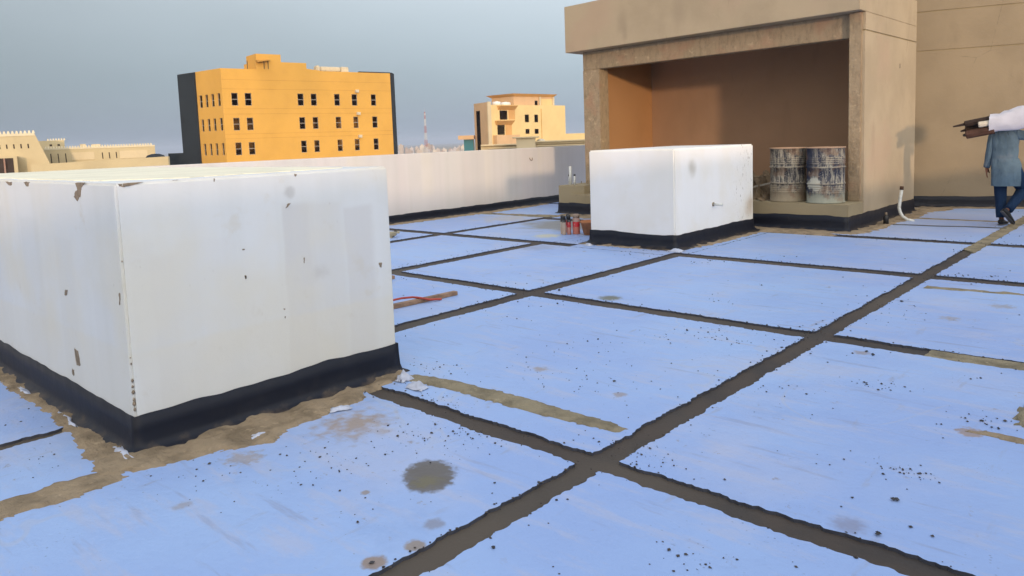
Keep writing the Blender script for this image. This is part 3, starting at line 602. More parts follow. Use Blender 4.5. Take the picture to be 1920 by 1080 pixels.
# ------------------------------------------------------------------ tall wall on the right
tw = empty('stair_tower', (-4.2, 16.2, 0), 'tall tan rendered tower wall with horizontal grooves behind the walking worker', 'tower')
A = Vector((-4.40, 16.112)); d = Vector((math.cos(R(17.8)), math.sin(R(17.8)))); nb = Vector((-d.y, d.x))
def tprism(s0, s1, dep0, dep1):
    P = lambda s_, q: tuple(A + d * s_ + nb * q)
    return [P(s0, dep0), P(s1, dep0), P(s1, dep1), P(s0, dep1)]
for z0, z1 in ((-0.015, 3.005), (3.022, 3.745), (3.762, 6.4)):
    local(MB().prism(tprism(0, 6.0, 0, 4.0), z0, z1).build('wall', M['tan_tower'], bevel=0.004), tw)
for z0, z1 in ((3.0055, 3.0215), (3.7455, 3.7615)):
    local(MB().prism(tprism(0.02, 5.98, 0.014, 3.9), z0, z1).build('wall_groove', M['plinth']), tw)
p0 = A; p1 = A + d * 6
local(band([tuple(p0), tuple(p1)], 0.212, 0.06, seed=13, wav=0.008, step=0.1, closed=False).build('bitumen_band', M['bitumen'], smooth=True), tw)
# crack by the groove and small metal hook
o = MB().box(-4.0, -3.994, 14.40, 14.408, 2.60, 2.68).build('slot', M['bitumen']); local(o, shed)

# ------------------------------------------------------------------ drums
def mat_drum(name, blue, wash):
    m = Mat(name, 0.7, 0.3); m.base((0.030, 0.032, 0.042) if not blue else (0.022, 0.028, 0.055))
    s = m.n('ShaderNodeSeparateXYZ'); m.l(m.obj, s.inputs[0])
    z = s.outputs[2]
    v = m.scale(m.obj, 14, 14, 2.2)
    side = m.ramp(s.outputs[0], -0.22, 0.02) if blue else 1.0
    f = m.ramp(m.noise(1.3, 9, v, 0.85), 0.445, 0.585, 0, 0.9)
    m.over(m.math('MULTIPLY', f, side), (0.40, 0.36, 0.28))
    v = m.scale(m.obj, 30, 30, 1.0)
    m.over(m.math('MULTIPLY', m.ramp(m.noise(1.0, 3, v), 0.62, 0.66, 0, 0.85), side), (0.42, 0.36, 0.30))
    f = m.ramp(m.noise(38, 4, m.obj), 0.60, 0.66, 0, 0.7); m.over(m.math('MULTIPLY', f, side), (0.42, 0.38, 0.33))
    zz = m.math('ADD', z, m.math('MULTIPLY', m.math('SUBTRACT', m.noise(5, 6, m.obj), 0.5), 0.5 if not blue else 0.35))
    m.over(m.ramp(zz, wash - 0.05, wash + 0.05, 0.9, 0), (0.30, 0.25, 0.175) if not blue else (0.30, 0.31, 0.25))
    if blue:
        d1 = m.dist((-0.13, -0.27, 0.33), m.obj)
        d2 = m.math('ADD', d1, m.math('MULTIPLY', m.math('SUBTRACT', m.noise(9, 4, m.obj), 0.5), 0.34))
        m.over(m.ramp(d2, 0.10, 0.16, 0.9, 0), (0.46, 0.45, 0.38))
    for z0, w_ in ((0.17, .007), (0.20, .007), (0.23, .008), (0.26, .008), (0.31, .014), (0.57, .014), (0.63, .008), (0.66, .008), (0.69, .008), (0.72, .007)):
        rb_ = m.ramp(m.math('ABSOLUTE', m.math('SUBTRACT', z, z0)), w_ * 0.5, w_ * 1.3, 1.0, 0)
        m.over(m.math('MULTIPLY', m.math('MULTIPLY', rb_, m.ramp(m.noise(22, 5, m.obj), 0.35, 0.6, 0.1, 0.85)), side), (0.38, 0.33, 0.25))
    m.over(m.ramp(m.noise(4, 5, m.obj), 0.55, 0.62, 0, 0.5), (0.20, 0.12, 0.075))
    m.over(m.ramp(z, 0.865, 0.88), (0.34, 0.23, 0.16))
    m.bump(m.noise(30, 5, m.obj), 0.4, 0.004)
    return m.done()
def drum(x, y, z, rz, mat, label):
    e = empty('steel_drum', (x, y, z), label, 'drum', 'drums in the open shed', rz)
    prof = [(0.285, 0.0), (0.297, 0.004), (0.297, 0.018), (0.285, 0.026)]
    zz = 0.06
    def swage(z0, r=0.012): return [(0.285, z0 - 0.014), (0.285 + r, z0 - 0.004), (0.285 + r, z0 + 0.004), (0.285, z0 + 0.014)]
    for z0, r in ((0.17, 0.005), (0.20, 0.005), (0.23, 0.006), (0.26, 0.006), (0.31, 0.015), (0.57, 0.015), (0.63, 0.006), (0.66, 0.006), (0.69, 0.006), (0.72, 0.005)): prof += swage(z0, r)
    prof += [(0.285, 0.862), (0.297, 0.868), (0.297, 0.886), (0.288, 0.888), (0.280, 0.880), (0.278, 0.868)]
    b = MB().lathe(prof, (0, 0, 0), 40)
    for vtx in b.bm.verts:   # dents
        vv = vtx.co; t = nz(vv.x * 4 + x * 7, vv.y * 4, vv.z * 3)
        k = 1 - 0.035 * max(0, t - 0.15) * 2
        vv.x *= k; vv.y *= k
    b.build('barrel', mat, e, smooth=True)
    l = MB(); l.lathe([(0.0001, 0.868), (0.27, 0.868), (0.280, 0.868)], (0, 0, 0), 40, False); l.build('lid', mat, e)
    for a in (0.9, 4.1):
        MB().lathe([(0.035, 0.868), (0.035, 0.88), (0.03, 0.884)], (0.19 * math.cos(a), 0.19 * math.sin(a), 0), 14, True, True).build('bung', mat, e)
    return e
drum(-5.12, 12.33, 0.421, 0.3, mat_drum('drum_tan', False, 0.22), 'steel drum coated in tan cement splashes, left of the two drums in the shed')
drum(-4.47, 12.235, 0.421, R(5), mat_drum('drum_blue', True, 0.16), 'dark blue steel drum with pale splash on its side, right of the two drums')

# ------------------------------------------------------------------ rubble and plank inside the shed
M['rubble'] = mat_mortar((0.22, 0.165, 0.11), 'rubble_soil')
rb = patch_mesh([(-6.6, 12.6), (-5.5, 12.35), (-5.4, 13.3), (-5.45, 14.6), (-7.5, 15.0), (-8.0, 13.5)], h=0.36, cell=0.06, seed=21, edge=0.5, base=0.43)
for vtx in rb.bm.verts: vtx.co.z = max(0.415, vtx.co.z + 0.10 * nz(vtx.co.x * 5, vtx.co.y * 5))
for _ in range(160):
    rb.rock((random.uniform(-7.2, -5.35), random.uniform(12.25, 13.6), 0.44 + random.uniform(0, 0.02)), random.uniform(0.012, 0.05))
o = rb.build('rubble_heap', M['rubble']); origin_to(o, (-6.3, 13.4, 0.421)); tag(o, 'heap of sandy rubble on the shed floor left of the drums', 'rubble heap')
def plank(a, b, w, t, mat, label, name='plank', cat='plank', group=None):
    a = Vector(a); b = Vector(b); dd = (b - a); L = dd.length
    m = MB(); m.box(0, L, -w / 2, w / 2, 0, t)
    for vtx in m.bm.verts: vtx.co.y += 0.004 * nz(vtx.co.x * 3 + a.x, 0)
    o = m.build(name, mat, bevel=0.003); o.location = a
    o.rotation_euler = dd.to_track_quat('X', 'Z').to_euler()
    return tag(o, label, cat, group)
M['oldwood'] = simple('weathered_wood', (0.30, 0.22, 0.14), 0.25, 14, 0.9)
plank((-6.5, 13.0, 0.66), (-5.38, 12.70, 0.86), 0.10, 0.03, M['oldwood'], 'weathered plank lying sloped on the rubble heap beside the left drum')
plank((-6.3, 12.75, 0.50), (-5.42, 12.5, 0.70), 0.045, 0.03, simple('pale_batten', (0.42, 0.38, 0.32), 0.2, 20), 'thin pale batten lying low on the rubble heap beside the left drum')

# ------------------------------------------------------------------ paint cans / foam bottles and pot
def mat_can(name, top, mid, low):
    m = Mat(name, 0.5, 0.5); m.base(low)
    s = m.n('ShaderNodeSeparateXYZ'); m.l(m.obj, s.inputs[0])
    m.over(m.ramp(s.outputs[2], 0.12, 0.125), mid)
    m.over(m.ramp(s.outputs[2], 0.205, 0.21), top)
    m.over(m.ramp(m.noise(30, 5, m.obj), 0.58, 0.66, 0, 0.8), (0.40, 0.36, 0.32))
    return m.done()
cm = [mat_can('can_red', (0.03, 0.03, 0.035), (0.45, 0.02, 0.03), (0.45, 0.20, 0.17)), mat_can('can_white', (0.03, 0.03, 0.035), (0.40, 0.33, 0.28), (0.40, 0.30, 0.24)),
      mat_can('can_bright_red', (0.42, 0.28, 0.24), (0.55, 0.015, 0.03), (0.50, 0.16, 0.12))]
cd = [((-7.86, 9.70), 1, 'slim pale spray can with black top, front left can of the small cluster', 0.033), ((-7.775, 9.64), 1, 'slim pale spray can with black top, frontmost can of the small cluster', 0.033),
      ((-7.80, 9.80), 0, 'red spray can with black top, standing mid cluster among the cans', 0.033), ((-7.72, 9.70), 0, 'red and pink spray can with black top, just left of the widest can', 0.033),
      ((-7.66, 9.82), 2, 'widest can, with a bright red band and pale top, right end of the cluster', 0.062), ((-7.90, 9.90), 0, 'red spray can with black top at the back left of the cluster', 0.033)]
for (x, y), k, lab, r in cd:
    e = empty('spray_can', (x, y, 0), lab, 'can', 'spray cans near the small white box', random.random() * 6)
    hh = 0.27 if r < 0.05 else 0.29
    MB().lathe([(r, 0.001), (r + .002, 0.006), (r, 0.012), (r, hh - .04), (r * 0.8, hh - .015), (r * .4, hh - .005)], (0, 0, 0), 16, True, True).build('can_body', cm[k], e, smooth=True)
    MB().lathe([(r * .9, hh - .02), (r * .9, hh + .035), (r * .6, hh + .045)], (0, 0, 0), 14, True, True).build('cap', M['black'] if k < 2 else simple('pale_cap', (0.35, 0.26, 0.2)), e, smooth=True)
pot = empty('plant_pot', (-7.40, 9.86, 0), 'orange terracotta coloured bucket standing beside the small white box', 'pot')
M['terra'] = simple('terracotta', (0.50, 0.20, 0.085), 0.12, 12, 0.75)
MB().lathe([(0.11, 0.001), (0.155, 0.20), (0.17, 0.202), (0.172, 0.228), (0.16, 0.23), (0.148, 0.20), (0.105, 0.015)], (0, 0, 0), 28).build('pot_body', M['terra'], pot, smooth=True)
MB().lathe([(0.0001, 0.185), (0.144, 0.185)], (0, 0, 0), 28, False).build('contents', M['mortar'], pot)

# ------------------------------------------------------------------ bent pipe, black stub
bp = empty('bent_pipe', (-3.80, 13.9, 0), 'white plastic pipe with dark open end bending up out of the roof beside the shed', 'pipe')
path = [(-3.55, 13.72, 0.0), (-3.66, 13.74, 0.02), (-3.745, 13.77, 0.07), (-3.79, 13.79, 0.14), (-3.81, 13.80, 0.22), (-3.80, 13.83, 0.38), (-3.79, 13.86, 0.52)]
local(MB().tube(path, 0.027, 14).build('pipe_body', M['pvc'], smooth=True), bp)
local(MB().tube([(-3.79, 13.86, 0.515), (-3.788, 13.865, 0.575)], 0.031, 14).build('pipe_cap', simple('rusty_end', (0.09, 0.05, 0.035), 0.3, 30), smooth=True), bp)
bs = empty('valve_stub', (-3.81, 13.1, 0), 'short black capped stub standing on the roof in front of the bent white pipe', 'pipe stub')
MB().lathe([(0.042, 0.0), (0.042, 0.12), (0.03, 0.15), (0.02, 0.155)], (0, 0, 0), 14, True, True).build('stub_body', M['black'], bs, smooth=True)
MB().lathe([(0.016, 0.155), (0.02, 0.17), (0.018, 0.2)], (0, 0, 0), 10, True, True).build('stub_tip', M['peeled'], bs, smooth=True)
# thin cable lying beyond it
o = MB().tube([(-3.70 + 0.17 * i, 13.08 + 0.025 * i + 0.02 * math.sin(i * 1.3), 0.008) for i in range(10)], 0.010, 6).build('cable', simple('grey_cable', (0.12, 0.12, 0.12))); origin_to(o, (-3.7, 13.08, 0))
tag(o, 'thin grey cable lying straight on the roof from the black stub to the worker', 'cable')

# ------------------------------------------------------------------ timber on the deck
M['redwood'] = simple('pale_brown_timber', (0.33, 0.21, 0.14), 0.25, 9, 0.85)
plank((-5.82, 3.55, 0.002), (-5.735, 5.27, 0.002), 0.065, 0.04, M['redwood'], 'long pale brown timber batten lying on the membrane behind the large white block', 'timber_batten', 'timber')
plank((-7.12, 4.6, 0.002), (-7.06, 5.50, 0.002), 0.05, 0.04, M['redwood'], 'short end of a brown batten peeping out from behind the large white block', 'timber_batten', 'timber')
o = MB().tube([(-6.15, 3.9, 0.012), (-6.05, 4.35, 0.02), (-5.96, 4.55, 0.035), (-5.90, 4.68, 0.05), (-5.82, 4.76, 0.056), (-5.74, 4.78, 0.056), (-5.68, 4.86, 0.03), (-5.66, 5.0, 0.012)], 0.011, 8).build('red_hose', simple('red_rubber', (0.45, 0.07, 0.045), 0.1, 20, 0.5)); origin_to(o, (-5.9, 4.7, 0))
tag(o, 'thin red hose curling over the long timber batten', 'hose')
# wrapped roll near the far corner
e = empty('board_bundle', (-10.3, 7.9, 0), 'small bundle of pale boards lying on the roof in front of the far parapet', 'boards')
for k in range(3):
    mm = MB(); mm.box(-0.9, 0.16, -0.05, 0.05, 0.002 + k * 0.035, 0.033 + k * 0.035)
    o = mm.build('board', simple('pale_board', (0.42, 0.38, 0.28), 0.2, 8), e); o.location = (k * .03, (k - 1) * .05, 0); o.rotation_euler = (0, 0, R(38 + 4 * k))
o = MB().tube([(0.10, 0.07, 0.03), (0.13, 0.13, 0.11)], 0.03, 8).build('dark_tie', M['black'], e)
# ------------------------------------------------------------------ buildings beyond the roof
RT = Vector((0.7331, 0.6801)); FW = Vector((-0.6801, 0.7331))     # compass of the distant streets
GZ = -19.99
class Facade:
    """body mesh over a footprint; edges may have real window openings with reveals"""
    def __init__(s, foot, z0, z1): s.f = [Vector(p[:2]) for p in foot]; s.z0, s.z1 = z0, z1; s.m = MB(); s.wins = []
    def edge(s, i, holes=(), depth=0.22, z1=None):
        a = s.f[i]; b = s.f[(i + 1) % len(s.f)]; L = (b - a).length; d = (b - a) / L; n = Vector((d.y, -d.x))
        ss = sorted({0.0, L, *[h[0] for h in holes], *[h[1] for h in holes]}); zs = sorted({s.z0, s.z1, *[h[2] for h in holes], *[h[3] for h in holes]})
        P = lambda u, z, q=0.0: (a.x + d.x * u - n.x * q, a.y + d.y * u - n.y * q, z)
        for u0, u1 in zip(ss, ss[1:]):
            for w0, w1 in zip(zs, zs[1:]):
                cu, cw = (u0 + u1) / 2, (w0 + w1) / 2
                if any(h[0] < cu < h[1] and h[2] < cw < h[3] for h in holes): continue
                s.m.quad(P(u0, w0), P(u1, w0), P(u1, w1), P(u0, w1))
        for h in holes:
            u0, u1, w0, w1 = h[:4]; D = depth + 0.02
            s.m.quad(P(u0, w0), P(u0, w1), P(u0, w1, D), P(u0, w0, D)); s.m.quad(P(u1, w0), P(u1, w0, D), P(u1, w1, D), P(u1, w1))
            s.m.quad(P(u0, w1), P(u1, w1), P(u1, w1, D), P(u0, w1, D)); s.m.quad(P(u0, w0), P(u0, w0, D), P(u1, w0, D), P(u1, w0))
            s.wins.append((a, d, n, h, depth))
    def top(s): s.m.bm.faces.new([s.m.bm.verts.new((p.x, p.y, s.z1)) for p in s.f])
    def build(s, name, mat, parent, pane, frame, bar=True):
        o = s.m.build(name, mat); local(o, parent)
        for a, d, n, h, D in s.wins:
            u0, u1, w0, w1 = h[:4]; fw = 0.06
            def pr(u0_, u1_, z0_, z1_, q0, q1):
                P = lambda u, q: (a.x + d.x * u - n.x * q, a.y + d.y * u - n.y * q)
                return [P(u0_, q0), P(u1_, q0), P(u1_, q1), P(u0_, q1)], z0_, z1_
            fr = MB()
            for q in ((u0, u0 + fw, w0, w1), (u1 - fw, u1, w0, w1), (u0 + fw, u1 - fw, w0, w0 + fw), (u0 + fw, u1 - fw, w1 - fw, w1)): fr.prism(*pr(*q, D - 0.05, D + 0.01))
            if bar: zc = (w0 + w1) / 2; fr.prism(*pr(u0 + fw, u1 - fw, zc - 0.05, zc + 0.05, D - 0.05, D + 0.01))
            fo = fr.build('window', frame); local(fo, parent)
            po = MB().prism(*pr(u0, u1, w0, w1, D - 0.02, D + 0.015)).build('pane', pane); po.parent = fo; po.matrix_parent_inverse = Matrix.Translation(-Vector(parent.location))
        return o
glass = Mat('dark_window_glass', 0.35, 0.4); glass.base((0.21, 0.155, 0.14)); glass = glass.done()
green_glass = Mat('green_window_glass', 0.12, 0.5); green_glass.base((0.10, 0.21, 0.16)); green_glass = green_glass.done()
teal_glass = Mat('teal_window_glass', 0.12, 0.5); teal_glass.base((0.045, 0.19, 0.25)); teal_glass = teal_glass.done()
alu = simple('grey_window_frame', (0.30, 0.27, 0.24), 0.05, 5, 0.5)
brownf = simple('brown_window_frame', (0.10, 0.055, 0.03), 0.1, 5, 0.6)
def wallmat(name, col, k=0.10): return simple(name, col, k, 0.35, 0.9)
M['orange'] = wallmat('orange_wall_paint', (0.66, 0.375, 0.085), 0.04)
M['navy'] = wallmat('dark_slate_cladding', (0.022, 0.03, 0.042))
M['groove'] = wallmat('shadow_joint', (0.56, 0.30, 0.07))
ob = K['or_pts']
ob['Re'] = (-99.75, 79.55, 13.3)
foot = [ob['Dk'], ob['L'], ob['C'], ob['R'], ob['Re'], (-122, 90), (-128, 62)]
orange = empty('office_building', (-112, 66, GZ), 'four storey orange office building with dark side walls and small square windows', 'building')
fc = Facade(foot, GZ, 13.03)
e1 = [(a, b, c, d_) for a, b, c, d_ in K['or_winL']]; e2 = [(a, b, c, d_) for a, b, c, d_ in K['or_win']]
# the rows are level: share one sill and head height per storey
def level(rows, n):
    out = []
    for k in range(0, len(rows), n):
        g = rows[k:k + n]; z0 = sum(r[2] for r in g) / n; z1 = sum(r[3] for r in g) / n
        out += [(r[0] - 0.06, r[1] + 0.06, z0 - 0.06, z1 + 0.08) for r in g]
    return out
fc.edge(1, level(e1, 4), 0.2); fc.edge(2, level(e2, 7), 0.12); fc.edge(4); fc.edge(5); fc.edge(6); fc.top()
fc.build('walls', M['orange'], orange, glass, alu)
# dark left face, its low wing and the dark right return with a thin coping
a, b = Vector(ob['Dk'][:2]), Vector(ob['L'][:2]); n_ = Vector(((b - a).y, -(b - a).x)).normalized()
local(MB().prism([tuple(a), tuple(a + n_ * 0.25), tuple(b + n_ * 0.25), tuple(b)], GZ, 12.95).build('dark_cladding', M['navy']), orange)
a2 = a - (b - a).normalized() * 4.2
local(MB().prism([tuple(a2 + n_ * 0.2), tuple(a + n_ * 0.2), (a.x - 1, a.y + 5), (a2.x - 1, a2.y + 5)], GZ, 1.35).build('low_wing', M['navy']), orange)
a, b = Vector(ob['R'][:2]), Vector(ob['Re'][:2]); n_ = Vector(((b - a).y, -(b - a).x)).normalized()
local(MB().prism([tuple(a + n_ * 0.3), tuple(b + n_ * 0.3), tuple(b), tuple(a)], GZ, 13.12).build('dark_cladding', M['navy']), orange)
a, b = Vector(ob['C'][:2]), Vector(ob['R'][:2]); dR = (b - a).normalized(); nR = Vector((dR.y, -dR.x))
def onR(s0, s1, q0, q1): return [tuple(a + dR * s0 - nR * q0), tuple(a + dR * s1 - nR * q0), tuple(a + dR * s1 - nR * q1), tuple(a + dR * s0 - nR * q1)]
local(MB().prism(onR(21.5, 27.0, -0.02, 0.5), 13.035, 13.17).build('coping', M['navy']), orange)
local(MB().prism(onR(5.1, 12.75, 0.0, 5.0), 13.03, 14.16).build('roof_block', M['orange']), orange)
local(MB().prism(onR(5.15, 8.83, 0.0, 4.0), 14.16, 15.25).build('roof_block', M['orange']), orange)
m = MB()
for k in range(6): m.prism(onR(12.751 + k * 0.4, 13.15 + k * 0.4, 0.01, 0.4), 13.031, 13.32 - 0.045 * k)
local(m.build('parapet_slope', M['orange']), orange)
m = MB()
for z_ in (11.45, 10.15, 7.35, 6.6, 3.75, 3.1):
    m.prism(onR(0.02, 26.98, -0.012, 0.0), z_, z_ + 0.05)
local(m.build('joint_lines', M['groove']), orange)
# awning and pole on the roof
m = MB(); m.prism(onR(5.0, 7.0, -0.9, 0.0), 14.28, 14.35, [13.95, 14.30, 14.5, 14.2]); local(m.build('awning', M['groove']), orange)
for s_ in (3.9, 6.0, 6.6): local(MB().tube([(*(a + dR * s_ + nR * (0.7 if s_ > 5 else -0.2)), 13.03), (*(a + dR * s_ + nR * (0.7 if s_ > 5 else -0.2)), 14.25)], 0.05, 6).build('post', M['navy']), orange)
M['offwhite'] = simple('offwhite_metal', (0.62, 0.56, 0.44), 0.1, 3, 0.6)
for s_, z_ in K['or_vent']:
    e = MB().prism(onR(s_ - 0.28, s_ + 0.28, -0.35, -0.003), z_ - 0.22, z_ + 0.22).build('air_conditioner', M['offwhite'])
    p = a + dR * s_; origin_to(e, (p.x, p.y, z_ - 0.22))
    tag(e, {0: 'white air conditioner box on the orange facade above the top row of windows', 1: 'white air conditioner box on the orange facade above the middle row of windows', 2: 'white air conditioner box on the orange facade above the lowest row of windows'}[[v[1] for v in K['or_vent']].index(z_)], 'air conditioner', 'boxes on the orange facade')
p = a + dR * 17.6 - nR * 2.5
ru = empty('rooftop_unit', (p.x, p.y, 13.03), 'pale rooftop cooling unit with ducts on the orange building', 'cooling unit')
m = MB(); m.prism(onR(15.9, 19.2, 1.9, 3.2), 13.25, 13.95); local(m.build('duct', M['offwhite'], bevel=0.1), ru)
m = MB(); m.prism(onR(19.3, 20.6, 1.8, 3.2), 13.10, 14.0); local(m.build('fan_box', M['offwhite'], bevel=0.1), ru)
m = MB(); m.prism(onR(15.2, 15.85, 1.9, 3.0), 13.04, 14.1); local(m.build('elbow', M['offwhite'], bevel=0.15), ru)
m = MB()
for s_ in (15.4, 16.6, 18.6): m.prism(onR(s_, s_ + 0.1, 2.0, 2.1), 13.035, 13.3)
local(m.build('feet', M['navy']), ru)

# ---- yellow villa
VA, VB, VC = [Vector(p[:2]) for p in K['vi_pts']]
V = K['vi']
M['yellow'] = wallmat('yellow_villa_paint', (0.72, 0.55, 0.27), 0.04)
M['amber'] = wallmat('amber_villa_paint', (0.62, 0.36, 0.14), 0.05)
M['salmon'] = wallmat('salmon_villa_paint', (0.62, 0.42, 0.25), 0.05)
M['cream'] = wallmat('cream_stone', (0.62, 0.53, 0.37), 0.06)
villa = empty('villa', (-118, 132, GZ), 'yellow villa with orange sloped awnings and a roof pavilion', 'villa')
dv = (VC - VB).normalized(); nv = Vector((dv.y, -dv.x))
back = Vector((-0.70, 0.714)) * 14
Vf = Facade([VB + dv * 1.0, VC, VC + back, VB + dv * 1.0 + back], GZ, 9.42)
hv = []
for k in ('win1', 'win2', 'w3', 'w4', 'w5', 'w6'):
    (s0, z1), (s1, z0) = V[k]; hv.append((s0 - 1.0, s1 - 1.0, z0, z1))
Vf.edge(0, hv, 0.12); Vf.edge(1); Vf.edge(2); Vf.edge(3); Vf.top()
Vf.build('walls', M['yellow'], villa, green_glass, brownf, False)
def onV(s0, s1, q0, q1, z0=0, z1=0): return [tuple(VB + dv * s0 - nv * q0), tuple(VB + dv * s1 - nv * q0), tuple(VB + dv * s1 - nv * q1), tuple(VB + dv * s0 - nv * q1)]
dA = (VB - VA).normalized(); nA = Vector((dA.y, -dA.x))
tf = Facade([VA, VB, VB + dv * 0.999, VB + dv * 0.999 + back, VA + back], GZ, 10.0)
(s0, z1), (s1, z0) = K['vi_tower']
tf.edge(0, [(1.0, 3.1, -2.0, 8.3)], 0.08); tf.edge(1); tf.edge(2); tf.edge(3); tf.edge(4); tf.top()
tf.build('stair_tower', M['salmon'], villa, teal_glass, brownf, False)
local(MB().prism(onV(0.02, 0.985, -0.3, -0.002), GZ, 10.1).build('pilaster', M['cream']), villa)
for k in ('aw1', 'aw2'):
    (s0, z1), (s1, z0) = V[k]; P = onV(s0, s1, -1.1, -0.002)
    m = MB(); q = [tuple(VB + dv * (s0 + .3) + nv * 0.05), tuple(VB + dv * (s1 - .1) + nv * 0.05)]
    vs = [m.bm.verts.new((*P[0], z1 - 0.06)), m.bm.verts.new((*P[1], z1 - 0.02)), m.bm.verts.new((*P[2], z1)), m.bm.verts.new((*P[3], z1)),
          m.bm.verts.new((*q[0], z0)), m.bm.verts.new((*q[1], z0))]
    for f in ((0, 1, 2, 3), (0, 4, 5, 1), (4, 3, 2, 5), (0, 3, 4), (1, 5, 2)): m.bm.faces.new([vs[i] for i in f])
    local(m.build('awning', M['amber']), villa)
for k in ('bal1', 'bal2'):
    (s0, z1), (s1, z0) = V[k]; local(MB().prism(onV(s0 + .15, s1, -0.04, -0.003), z0, z1).build('balcony_panel', M['amber']), villa)
(s0, z1), (s1, z0) = V['ledge']; local(MB().prism(onV(s0, s1 + .2, -1.2, -0.003), -6, z1).build('balcony', M['salmon']), villa)
pent = Facade([VB + dv * 9.9 - nv * 1.5, VB + dv * 23.3 - nv * 1.5, VB + dv * 23.3 - nv * 9, VB + dv * 9.9 - nv * 9], 9.42, 11.5)
pent.edge(0, [(6.9, 8.0, 9.5, 10.6)], 0.25); pent.edge(1); pent.edge(2); pent.edge(3); pent.build('roof_pavilion', M['salmon'], villa, glass, brownf, False)
(s0, z1), (s1, z0) = V['panel']; local(MB().prism(onV(s0, s1 + .3, 1.40, 1.498), 9.43, z1).build('pavilion_panel', M['yellow']), villa)
(s0, z1), (s1, z0) = V['post']; local(MB().prism(onV(s0, s1, 1.2, 1.39), 9.43, 11.49).build('post', M['cream']), villa); local(MB().prism(onV(22.8, 23.4, 1.2, 1.39), 9.43, 11.49).build('post', M['cream']), villa)
m = MB(); A4 = onV(8.8, 23.9, 0.6, 9.9); B4 = onV(10.0, 23.3, 1.4, 9.1)
vt = [m.bm.verts.new((*p, z_)) for p, z_ in zip(A4, (12.1, 12.1, 12.1, 12.1))]; vb = [m.bm.verts.new((*p, 11.50)) for p in B4]
m.bm.faces.new(vt); m.bm.faces.new(vb[::-1])
for i in range(4): m.bm.faces.new((vb[i], vb[(i + 1) % 4], vt[(i + 1) % 4], vt[i]))
local(m.build('roof', M['amber']), villa)
for nm, lab in (('tank1', 'white cylindrical water tank, left one of two on the villa roof'), ('tank2', 'lower white water tank, right one of two on the villa roof')):
    (s0, z1), (s1, z0) = V[nm]; c = VB + dv * ((s0 + s1) / 2) - nv * 3; r = (s1 - s0) / 2
    t = empty('water_tank', (c.x, c.y, 9.42), lab, 'water tank', 'water tanks on the villa roof')
    MB().lathe([(r, 0), (r, z1 - 9.42 - 0.15), (r * 0.75, z1 - 9.42 - .02), (r * 0.2, z1 - 9.42)], (0, 0, 0), 16, True, True).build('tank_body', simple('tank_white', (0.75, 0.75, 0.75), 0.05, 2, 0.5), t, smooth=True)
    MB().lathe([(r * 0.25, z1 - 9.42), (r * 0.25, z1 - 9.42 + 0.12)], (0, 0, 0), 12, True, True).build('tank_lid', M['offwhite'], t)
local(MB().tube([(*(VB + dv * 17.3 + nv * .06), 1.0), (*(VB + dv * 17.3 + nv * .06), 8.6)], 0.06, 6).build('drainpipe', M['groove']), villa)
wing = MB().prism(onV(25.6, 42, 1.0, 12), GZ, 2.6); local(wing.build('low_wing', M['yellow']), villa)
# small kiosk left of the villa
c = VA - RT * 2.6
ks = empty('annex', (c.x, c.y, GZ), 'small annex with teal glass and sloped brown roof, left of the yellow villa', 'annex')
local(MB().prism([tuple(c), tuple(c + RT * 2.2), tuple(c + RT * 2.2 + FW * 4), tuple(c + FW * 4)], GZ, 2.0).build('walls', teal_glass), ks)
local(MB().prism([tuple(c - RT * 1.2 - FW), tuple(c + RT * 2.4 - FW), tuple(c + RT * 2.4 + FW * 4), tuple(c - RT * .5 + FW * 4)], 2.01, 2.9).build('roof', M['salmon']), ks)

# ---- cream building whose cornice shows above the parapet
q = K['cream']
cr = empty('cream_building', (q[2][0], q[2][1], GZ), 'cream building with moulded cornice just beyond the parapet, in front of the yellow villa', 'building')
def facing(p0, p1, q0, q1, z0, z1, parent, name, mat, bevel=0):
    p0 = Vector(p0[:2]); p1 = Vector(p1[:2])
    return local(MB().prism([tuple(p0 + FW * q0), tuple(p1 + FW * q0), tuple(p1 + FW * q1), tuple(p0 + FW * q1)], z0, z1).build(name, mat, bevel=bevel), parent)
far_r = Vector(q[5][:2]) + RT * 6
facing(q[0], far_r, 0.3, 6, GZ, 1.20, cr, 'walls', M['cream'])
facing(q[0], q[1], -0.1, 0.6, 1.20, 1.30, cr, 'cornice', M['cream'], 0.02); facing(q[0] if False else (q[0][0] + .5 * RT.x, q[0][1] + .5 * RT.y), q[1], 0.08, 0.6, 0.98, 1.08, cr, 'cornice', M['cream'], 0.02)
facing(q[2], q[3], -0.2, 1.2, 1.68, 1.78, cr, 'cornice', M['cream'], 0.02)
facing((q[2][0] + .2, q[2][1] + .2), (q[3][0] - .2, q[3][1] - .2), -0.05, 1.1, GZ, 1.675, cr, 'centre_pier', M['cream'])
facing(q[4], far_r, -0.1, 0.6, 1.34, 1.44, cr, 'cornice', M['cream'], 0.02); facing(q[4], far_r, 0.1, 0.6, 1.201, 1.335, cr, 'upper_wall', M['cream']); facing(q[4], far_r, 0.02, 0.28, 1.02, 1.1, cr, 'cornice', M['cream'], 0.02)
c = Vector(q[3][:2]) + FW * 0.6
dm = MB().lathe([(0.42, 0), (0.40, 0.15), (0.28, 0.3), (0.1, 0.38)], (0, 0, 0), 14, True, True).build('roof_dome', M['offwhite'], smooth=True); dm.location = (c.x + .1, c.y + .1, 1.21)
tag(dm, 'small pale rounded vent dome behind the raised pier of the cream building', 'vent dome')

